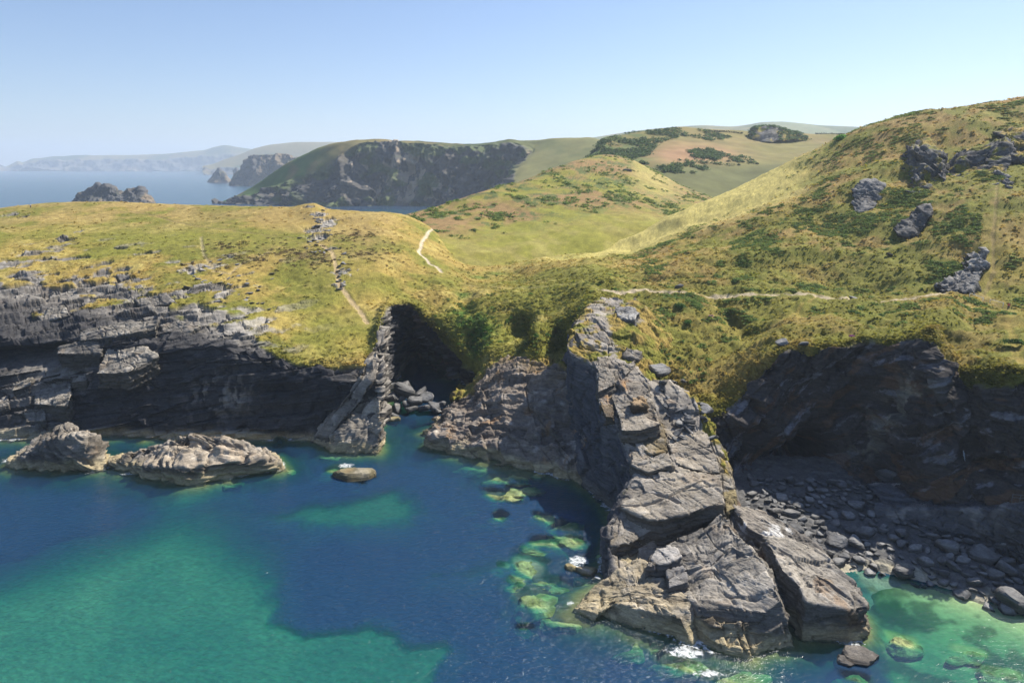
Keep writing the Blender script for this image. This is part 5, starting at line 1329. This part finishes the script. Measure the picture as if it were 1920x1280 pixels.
# the tor in the pasture, with its own scrub, and the field hedges
def fpick(a, b):
    q = (fx-a)**2+(fy-b)**2; return FP[np.argmin(q)].copy()
def off_tor(lst, lift, fwd):
    out_ = []
    for (a, b, dy) in lst:
        p = W(a, b, Y=700+dy); out_.append(p)
    return out_
tor = [[(1408,262,-8),(1425,266,-16),(1445,266,-18),(1462,264,-14),(1490,262,-6),(1520,260,10),(1500,258,30),(1440,255,40),(1405,256,20)],
       [(1410,250,0),(1426,252,-6),(1445,252,-8),(1462,252,-4),(1488,254,2),(1510,256,12),(1490,252,26),(1440,247,32),(1408,249,18)],
       [(1418,241,8),(1430,240,6),(1445,238,6),(1460,240,8),(1478,246,10),(1490,250,14),(1475,247,22),(1440,238,24),(1420,241,18)]]
o, TP = loft_crag('crag', [[W(a, b, Y=690+d) for a, b, d in r] for r in tor], 1.2, BED_R, 71, thick=3.5, bw=9, bl=9, amp=0.7, base=np.array([0.11, 0.105, 0.10]), lichen=0.05, fb=0.25, rockw=lambda P, n: sstep(1472, 1462, project(P)[0])*sstep(-0.6, -0.2, fbm(P, 8, 3, off=77)))
tag(o, 'grey rocky knob with green scrub standing in the far pasture', 'crag')
tx, ty = project(TP)
it = surf_sample(TP, 1.0*((tx > 1460) | (ty < 243) | (tx < 1420)), 420)
stuff(clumps('gorse', TP[it], rng.uniform(1.5, 3.0, len(it)), rng.uniform(1.0, 2.2, len(it)), 22, 0.7, [(0.07, 0.13, 0.035), (0.09, 0.16, 0.04)]))
def hedge(pix, label):
    pts = [fpick(a, b) for a, b in pix]
    L = []
    for a, b in zip(pts[:-1], pts[1:]):
        n = max(2, int(np.linalg.norm(b-a)/1.6))
        L += [a+(b-a)*t/n for t in range(n)]
    L = np.array(L)
    o = clumps('hedge', L+[0, 0, -0.4], np.full(len(L), 1.1), np.full(len(L), 2.0), 26, 0.5, [(0.04, 0.05, 0.025), (0.05, 0.055, 0.03)])
    tag(o, label, 'hedge')
hedge([(1330,246),(1360,248),(1390,250),(1412,252)], 'dark field hedge running left from the rocky knob in the pasture')
hedge([(1530,252),(1570,253),(1610,254)], 'dark field hedge along the top of the pasture right of the rocky knob')
for i, (a, b, s) in enumerate([(1375,300,1.5),(1392,304,1.2),(1410,300,1.3),(1420,308,1.1),(1385,310,1.2),(1365,303,1.6),(1340,302,1.8),(1318,300,1.8)]):
    p = fpick(a, b)
    o = clumps('bush', np.array([[0, 0, 0.]]), np.array([s]), np.array([s*0.8]), 60, 0.5, [(0.045, 0.07, 0.022)])
    o.location = p; tag(o, 'small dark gorse bush dotted on the brown pasture slope', 'bush', 'gorse bushes on the brown slope')
# single plants one can point at
def bush(a, b, rad, h, n, ls, pal, label, cat='bush', name='bush', k=7):
    p = pick(a, b)
    ang = rng.uniform(0, 6.28, k)
    bs = np.c_[np.cos(ang)*rad*0.55, np.sin(ang)*rad*0.55, np.zeros(k)]; bs[0] = 0
    o = clumps(name, bs, np.full(k, rad*0.55), h*rng.uniform(0.6, 1.0, k), n, ls, pal)
    o.location = p; return tag(o, label, cat)
bush(1585,262,4.2,2.6,220,0.34,[(0.09,0.27,0.03),(0.12,0.30,0.035),(0.07,0.22,0.03)], 'bright green bush on the skyline where the right hillside meets the pasture')
bush(1330,590,0.9,0.5,60,0.12,[(0.42,0.10,0.36),(0.34,0.09,0.33)], 'magenta heather clump in bloom on the grassy slope above the spur', 'flower clump', 'flowering_heather', 3)
bush(1598,627,0.6,0.35,50,0.12,[(0.33,0.10,0.30)], 'small purple heather clump at the edge of the right cove cliff', 'flower clump', 'flowering_heather', 3)
bush(1275,572,1.6,1.0,90,0.2,[(0.055,0.13,0.025),(0.07,0.14,0.03)], 'rounded green bush on the grass right of the spur top', k=5)
bush(1288,602,1.3,0.7,80,0.2,[(0.07,0.15,0.025)], 'low bright green bush below the rounded one by the spur', k=4)
bush(1895,640,1.6,1.0,90,0.2,[(0.06,0.13,0.02),(0.08,0.15,0.025)], 'green bush near the right end of the cliff top below the railing', k=5)
bush(1830,556,0.35,0.4,50,0.08,[(0.6,0.45,0.02)], 'tiny yellow flowering plant by the white railing', 'flower clump', 'flowering_plant', 3)
# ------------------------------------------------------------------ people, railings, waterfall
M_SKIN = simple_mat('skin', (0.45, 0.27, 0.19), 0.6, 0.05); M_WHITE = simple_mat('white_cloth', (0.72, 0.72, 0.74), 0.9, 0.06)
M_NAVY = simple_mat('dark_cloth', (0.03, 0.04, 0.08), 0.9, 0.1); M_RED = simple_mat('red_cloth', (0.50, 0.07, 0.08), 0.9, 0.1)
M_HAIRD = simple_mat('dark_hair', (0.04, 0.03, 0.02), 0.7, 0.1); M_HAIRL = simple_mat('fair_hair', (0.55, 0.40, 0.24), 0.7, 0.1)
M_PAINT = simple_mat('white_paint', (0.75, 0.76, 0.76), 0.5, 0.05); M_STEEL = simple_mat('grey_steel', (0.12, 0.12, 0.125), 0.5, 0.05)
def skin_body(name, pts, edges, radii, mat, parent=None, sub=2, root=0):
    me = bpy.data.meshes.new(name); me.from_pydata(pts, edges, []); me.materials.append(mat)
    o = bpy.data.objects.new(name, me); COL.objects.link(o)
    md = o.modifiers.new('skin', 'SKIN'); md.use_smooth_shade = True
    if not me.skin_vertices: me.attributes  # layer is made by the modifier
    if len(me.skin_vertices) == 0:
        bpy.context.view_layer.objects.active = o
    for i, r in enumerate(radii):
        v = me.skin_vertices[0].data[i]; v.radius = (r, r); v.use_root = (i == root)
    s = o.modifiers.new('sub', 'SUBSURF'); s.levels = s.render_levels = sub
    if parent: o.parent = parent
    return o
def person(loc, rot, top, legs, hair, label, step=0.12, hand='rest'):
    """one continuous skin body, clothes as close shells over torso and legs"""
    J = {'pel': (0, 0, .93), 'wai': (0, .01, 1.08), 'che': (0, 0, 1.30), 'neck': (0, .01, 1.46), 'head': (0, -.02, 1.56), 'crown': (0, 0, 1.69)}
    pts, rad, ed, ix = [], [], [], {}
    def add(n, p, r, par=None):
        ix[n] = len(pts); pts.append(p); rad.append(r)
        if par: ed.append((ix[par], ix[n]))
    add('pel', J['pel'], .125); add('wai', J['wai'], .115, 'pel'); add('che', J['che'], .135, 'wai'); add('neck', J['neck'], .052, 'che'); add('head', J['head'], .075, 'neck'); add('crown', J['crown'], .085, 'head')
    for s in (-1, 1):
        t = 'l' if s < 0 else 'r'
        add('sh'+t, (s*.17, 0, 1.39), .062, 'che'); add('el'+t, (s*.235, .03, 1.12), .043, 'sh'+t); add('wr'+t, (s*.22, -.10, .90), .03, 'el'+t); add('pa'+t, (s*.215, -.13, .83), .033, 'wr'+t)
        for f in range(4): add('f%d%s' % (f, t), (s*(.20+.012*f), -.155-.008*(f % 2), .745+.008*abs(f-1.5)), .0085, 'pa'+t)
        add('th'+t, (s*.185, -.165, .81), .009, 'pa'+t)
        add('hip'+t, (s*.09, 0, .88), .095, 'pel'); add('kn'+t, (s*.10, -step*s*.5-.03, .49), .062, 'hip'+t); add('an'+t, (s*.105, -step*s, .09), .042, 'kn'+t); add('to'+t, (s*.115, -step*s-.17, .035), .038, 'an'+t)
    root = bpy.data.objects.new('person', None); COL.objects.link(root); root.location = loc; root.rotation_euler = (0, 0, rot)
    def sb(nm, names, extra, mat, edges=None):
        mp_ = {n: i for i, n in enumerate(names)}
        e = [(mp_[a], mp_[b]) for a, b in edges] if edges else [(mp_[n1], mp_[n2]) for n1 in names for n2 in names if (ix[n1], ix[n2]) in ed]
        me = bpy.data.meshes.new(nm); me.from_pydata([pts[ix[n]] for n in names], e, []); me.materials.append(mat)
        o = bpy.data.objects.new(nm, me); COL.objects.link(o)
        o.modifiers.new('skin', 'SKIN').use_smooth_shade = True
        sv = me.skin_vertices[0].data
        for i, n in enumerate(names):
            r = rad[ix[n]]+extra; sv[i].radius = (r, r); sv[i].use_root = (i == 0)
        s = o.modifiers.new('sub', 'SUBSURF'); s.levels = s.render_levels = 1 if nm == 'body' else 2
        o.parent = root; return o
    sb('body', list(ix), 0, M_SKIN)
    sb('shirt', ['wai', 'che', 'shl', 'ell', 'shr', 'elr', 'pel'], .016, top)
    sb('trousers', ['pel', 'hipl', 'knl', 'anl', 'hipr', 'knr', 'anr'], .014, legs)
    # face: nose, ears, eyes and mouth, then hair
    hm = bpy.data.meshes.new('hair'); 
    D = dirs_grid(12); d = D.reshape(-1, 3); Pp = d*np.array([.098, .108, .112])+np.array([0, .012, 1.655]); Pp[:, 2] = np.maximum(Pp[:, 2], 1.60+0.06*(d[:, 1] < -0.2)); 
    make_mesh('hair', Pp, grid_faces(12, 24, True), hair, parent=root)
    for s in (-1, 1):
        b = dirs_grid(6).reshape(-1, 3)
        make_mesh('eye', b*.012+np.array([s*.033, -.092, 1.625]), grid_faces(6, 12, True), M_HAIRD, parent=root)
        make_mesh('ear', b*np.array([.012, .02, .03])+np.array([s*.09, -.005, 1.615]), grid_faces(6, 12, True), M_SKIN, parent=root)
    make_mesh('nose', b*np.array([.014, .022, .022])+np.array([0, -.105, 1.60]), grid_faces(6, 12, True), M_SKIN, parent=root)
    make_mesh('mouth', b*np.array([.026, .01, .007])+np.array([0, -.09, 1.562]), grid_faces(6, 12, True), M_RED, parent=root)
    return tag(root, label, 'person')
p = pick(57, 386); p[2] = max(p[2], 0)
kk = np.argmin((P1[:, 0]-p[0])**2+(P1[:, 1]-p[1])**2)
person(tuple(P1[kk]), 0.6, M_WHITE, M_NAVY, M_HAIRD, 'tiny figure in a white top and dark trousers standing on the headland crest')
p = pick(1891, 571); kk = np.argmin((P1[:, 0]-p[0])**2+(P1[:, 1]-p[1])**2)
person(tuple(P1[kk]), 2.6, M_RED, M_NAVY, M_HAIRL, 'fair haired figure in a red top walking on the path past the railing')

def tube(a, b, r, n=8):
    a, b = np.asarray(a, float), np.asarray(b, float); d = unit(b-a); u = unit(np.cross(d, [0.3, 0.2, 1])); v = np.cross(d, u)
    t = np.linspace(0, 2*math.pi, n, endpoint=False)
    ring = np.cos(t)[:, None]*u+np.sin(t)[:, None]*v
    return np.concatenate([a+ring*r, b+ring*r, a+ring*r*0.02, b+ring*r*0.02]), n
def tube_obj(name, a, b, r, mat, parent):
    V, n = tube(a, b, r); i = np.arange(n); j = (i+1) % n
    f = np.concatenate([np.stack([i, j, j+n, i+n], 1), np.stack([i+2*n, j+2*n, j, i], 1), np.stack([i+n, j+n, j+3*n, i+3*n], 1)])
    return make_mesh(name, V, f, mat, parent=parent)
def railing(pix, hgt, rails, label, mat, sub=None, ground=None):
    e = bpy.data.objects.new('railing', None); COL.objects.link(e)
    ps = []
    for a, b in pix:
        q = ground(a, b) if ground else pick(a, b)
        if not ground: q = P1[np.argmin((P1[:, 0]-q[0])**2+(P1[:, 1]-q[1])**2)]
        ps.append(q.copy())
    o0 = ps[0].copy(); e.location = o0
    ps = [q-o0 for q in ps]
    for q in ps: tube_obj('post', q-[0, 0, .3], q+[0, 0, hgt], .05, mat, e)
    for h in rails:
        for a, b in zip(ps[:-1], ps[1:]): tube_obj('rail', a+[0, 0, h], b+[0, 0, h], .045, mat, e)
    return tag(e, label, 'railing')
railing([(1818,550),(1841,557)], 1.05, [1.0], 'short white railing on the left where the path crosses the top of the gully', M_PAINT)
railing([(1855,561),(1879,567)], 1.05, [1.0], 'short white railing on the right, next to the figure in red', M_PAINT)
def ledge(a, b): return W(a, b, Y=np.interp(a, [1890, 1930], [87.0, 84.5]))
railing([(1897,938),(1912,939.5),(1930,941)], 1.0, [0.95, 0.5], 'thin grey railing on the wet rock shelf in the shaded cove', M_STEEL, ground=ledge)

M_WET = land_material('wet_stone', (-0.3, -0.1, 1), 0.25)
for n_ in M_WET.node_tree.nodes:
    if n_.type == 'BSDF_PRINCIPLED': n_.inputs['Roughness'].default_value = 0.3; n_.inputs['Specular IOR Level'].default_value = 0.6
# wet shelf with the stream and the thin fall that feeds it
sh = [[(1650,935,103.5),(1740,940,100),(1800,938,98),(1860,937,95.5),(1930,938,91.5),(2050,945,86)],
      [(1640,945,101.5),(1735,948,98),(1800,948,96),(1860,948,93.5),(1930,950,89.5),(2050,960,84)],
      [(1640,958,100.5),(1740,965,97),(1800,968,95),(1860,970,92.5),(1930,975,88.5),(2050,985,83)],
      [(1650,990,99.2),(1745,1005,95.6),(1802,1012,93.6),(1862,1018,91),(1932,1025,87),(2050,1035,81.5)]]
shn = np.array([[W(a, b, Y=y-4.2) for a, b, y in r] for r in sh])
shn = np.concatenate([shn[:1]+np.array([0, 5, 0.3]), shn, shn[-1:]+np.array([0, 0, -3])])
g, _, shv = loft(shn, 1.5, 1.5)
SV = np.repeat(shv[:, None], g.shape[1], 1).ravel()
o, _ = rock_finish('rock_shelf', g, bedding((-0.3, -0.1, 1), (1, 0, 0)), 77, M_WET, amp=0.6, thick=0.6, bw=2.5, bl=2, wrap=False, tide=False, lichen=0.05, base=np.array([0.085, 0.087, 0.095]))
tag(o, 'flat wet rock shelf in shade under the right cove cliff, carrying the stream', 'rock shelf')
mw, nt, out = new_mat('falling_water')
b_ = N(nt, 'ShaderNodeBsdfPrincipled', Roughness=0.15); b_.inputs['Base Color'].default_value = (0.36, 0.40, 0.44, 1)
nt.links.new(b_.outputs[0], out.inputs['Surface'])
rngw = np.random.default_rng(5)
fall = []
tops = [(1803,838),(1806,865),(1807,890),(1809,912),(1806,936)]
Vf = []
for a, b in tops:
    q = pick(a, b); Vf.append(q+np.array([0, -0.45, 0]))
Vf = np.array(Vf)
tt = np.linspace(0, len(Vf)-1, 90)
cen = pchip(np.arange(len(Vf)), Vf, tt)
wid = 0.06+0.14*np.linspace(0, 1, 90)+0.08*np.sin(np.linspace(0, 25, 90))
lf = cen+np.c_[-wid, 0*wid, 0*wid]; rt = cen+np.c_[wid, 0*wid, 0*wid]; md = cen+np.c_[0*wid, 0*wid-0.12, 0*wid]; bkk = cen+np.c_[0*wid, 0*wid+0.15, 0*wid]
gg = np.stack([lf, md, rt, bkk], 1)
gg += (0.03*rngw.normal(size=gg.shape))
make = make_mesh('waterfall', gg.reshape(-1, 3), grid_faces(90, 4, True), mw)
make['kind'] = 'structure'
# ------------------------------------------------------------------ camera, light, air
cam = bpy.data.cameras.new('camera'); co = bpy.data.objects.new('camera', cam); COL.objects.link(co)
cam.lens = 24.0; cam.sensor_width = 36.0; cam.clip_start = 0.5; cam.clip_end = 60000
co.location = (0, 0, CAM_Z); co.rotation_euler = (math.pi/2-PITCH, 0, 0)
sc.camera = co
sd = np.array([math.sin(SUN_AZ)*math.cos(SUN_EL), math.cos(SUN_AZ)*math.cos(SUN_EL), math.sin(SUN_EL)])
sl = bpy.data.lights.new('sun', 'SUN'); sl.energy = 5.0; sl.angle = math.radians(0.5); sl.color = (1.0, 0.945, 0.84)
so = bpy.data.objects.new('sun', sl); COL.objects.link(so)
so.rotation_euler = Vector(-sd).to_track_quat('-Z', 'Y').to_euler(); so.location = (200, 200, 300)
w = bpy.data.worlds.new('World'); sc.world = w; w.use_nodes = True
nt = w.node_tree; bg = nt.nodes['Background']
sky = nt.nodes.new('ShaderNodeTexSky'); sky.sky_type = 'NISHITA'; sky.sun_disc = False
sky.sun_elevation = SUN_EL; sky.sun_rotation = SUN_AZ
sky.altitude = 50; sky.air_density = 1.0; sky.dust_density = 0.4; sky.ozone_density = 4.0
nt.links.new(mixc(nt, sky.outputs[0], (0.97, 0.97, 1.07), 1.0, 'MULTIPLY'), bg.inputs['Color']); bg.inputs['Strength'].default_value = 0.08
# the air
m, nt, out = new_mat('air')
pv = N(nt, 'ShaderNodeVolumePrincipled', Density=1.35e-4, Anisotropy=0.2)
pv.inputs['Color'].default_value = (0.74, 0.86, 1.0, 1)
nt.links.new(pv.outputs[0], out.inputs['Volume'])
HB = [(-9000, 12000), (-400, 14500), (-14, 420)]
hv = [(x, y, z) for z in HB[2] for y in HB[1] for x in HB[0]]
hf = [(0, 2, 3, 1), (4, 5, 7, 6), (0, 1, 5, 4), (2, 6, 7, 3), (0, 4, 6, 2), (1, 3, 7, 5)]
stuff(make_mesh('haze', hv, hf, m, smooth=False))
sc.view_settings.view_transform = 'Standard'; sc.view_settings.look = 'None'
sc.view_settings.exposure = 0.70; sc.view_settings.gamma = 1.0
sc.cycles.max_bounces = 6; sc.cycles.diffuse_bounces = 3; sc.cycles.glossy_bounces = 2; sc.cycles.transmission_bounces = 2
sc.cycles.transparent_max_bounces = 8; sc.cycles.volume_bounces = 1
sc.cycles.use_denoising = True
sc.cycles.sample_clamp_direct = 6.0; sc.cycles.sample_clamp_indirect = 4.0
sc.cycles.denoiser = 'OPENIMAGEDENOISE'; sc.cycles.denoising_input_passes = 'RGB_ALBEDO_NORMAL'; sc.cycles.denoising_prefilter = 'ACCURATE'
sc.cycles.caustics_reflective = False; sc.cycles.caustics_refractive = False
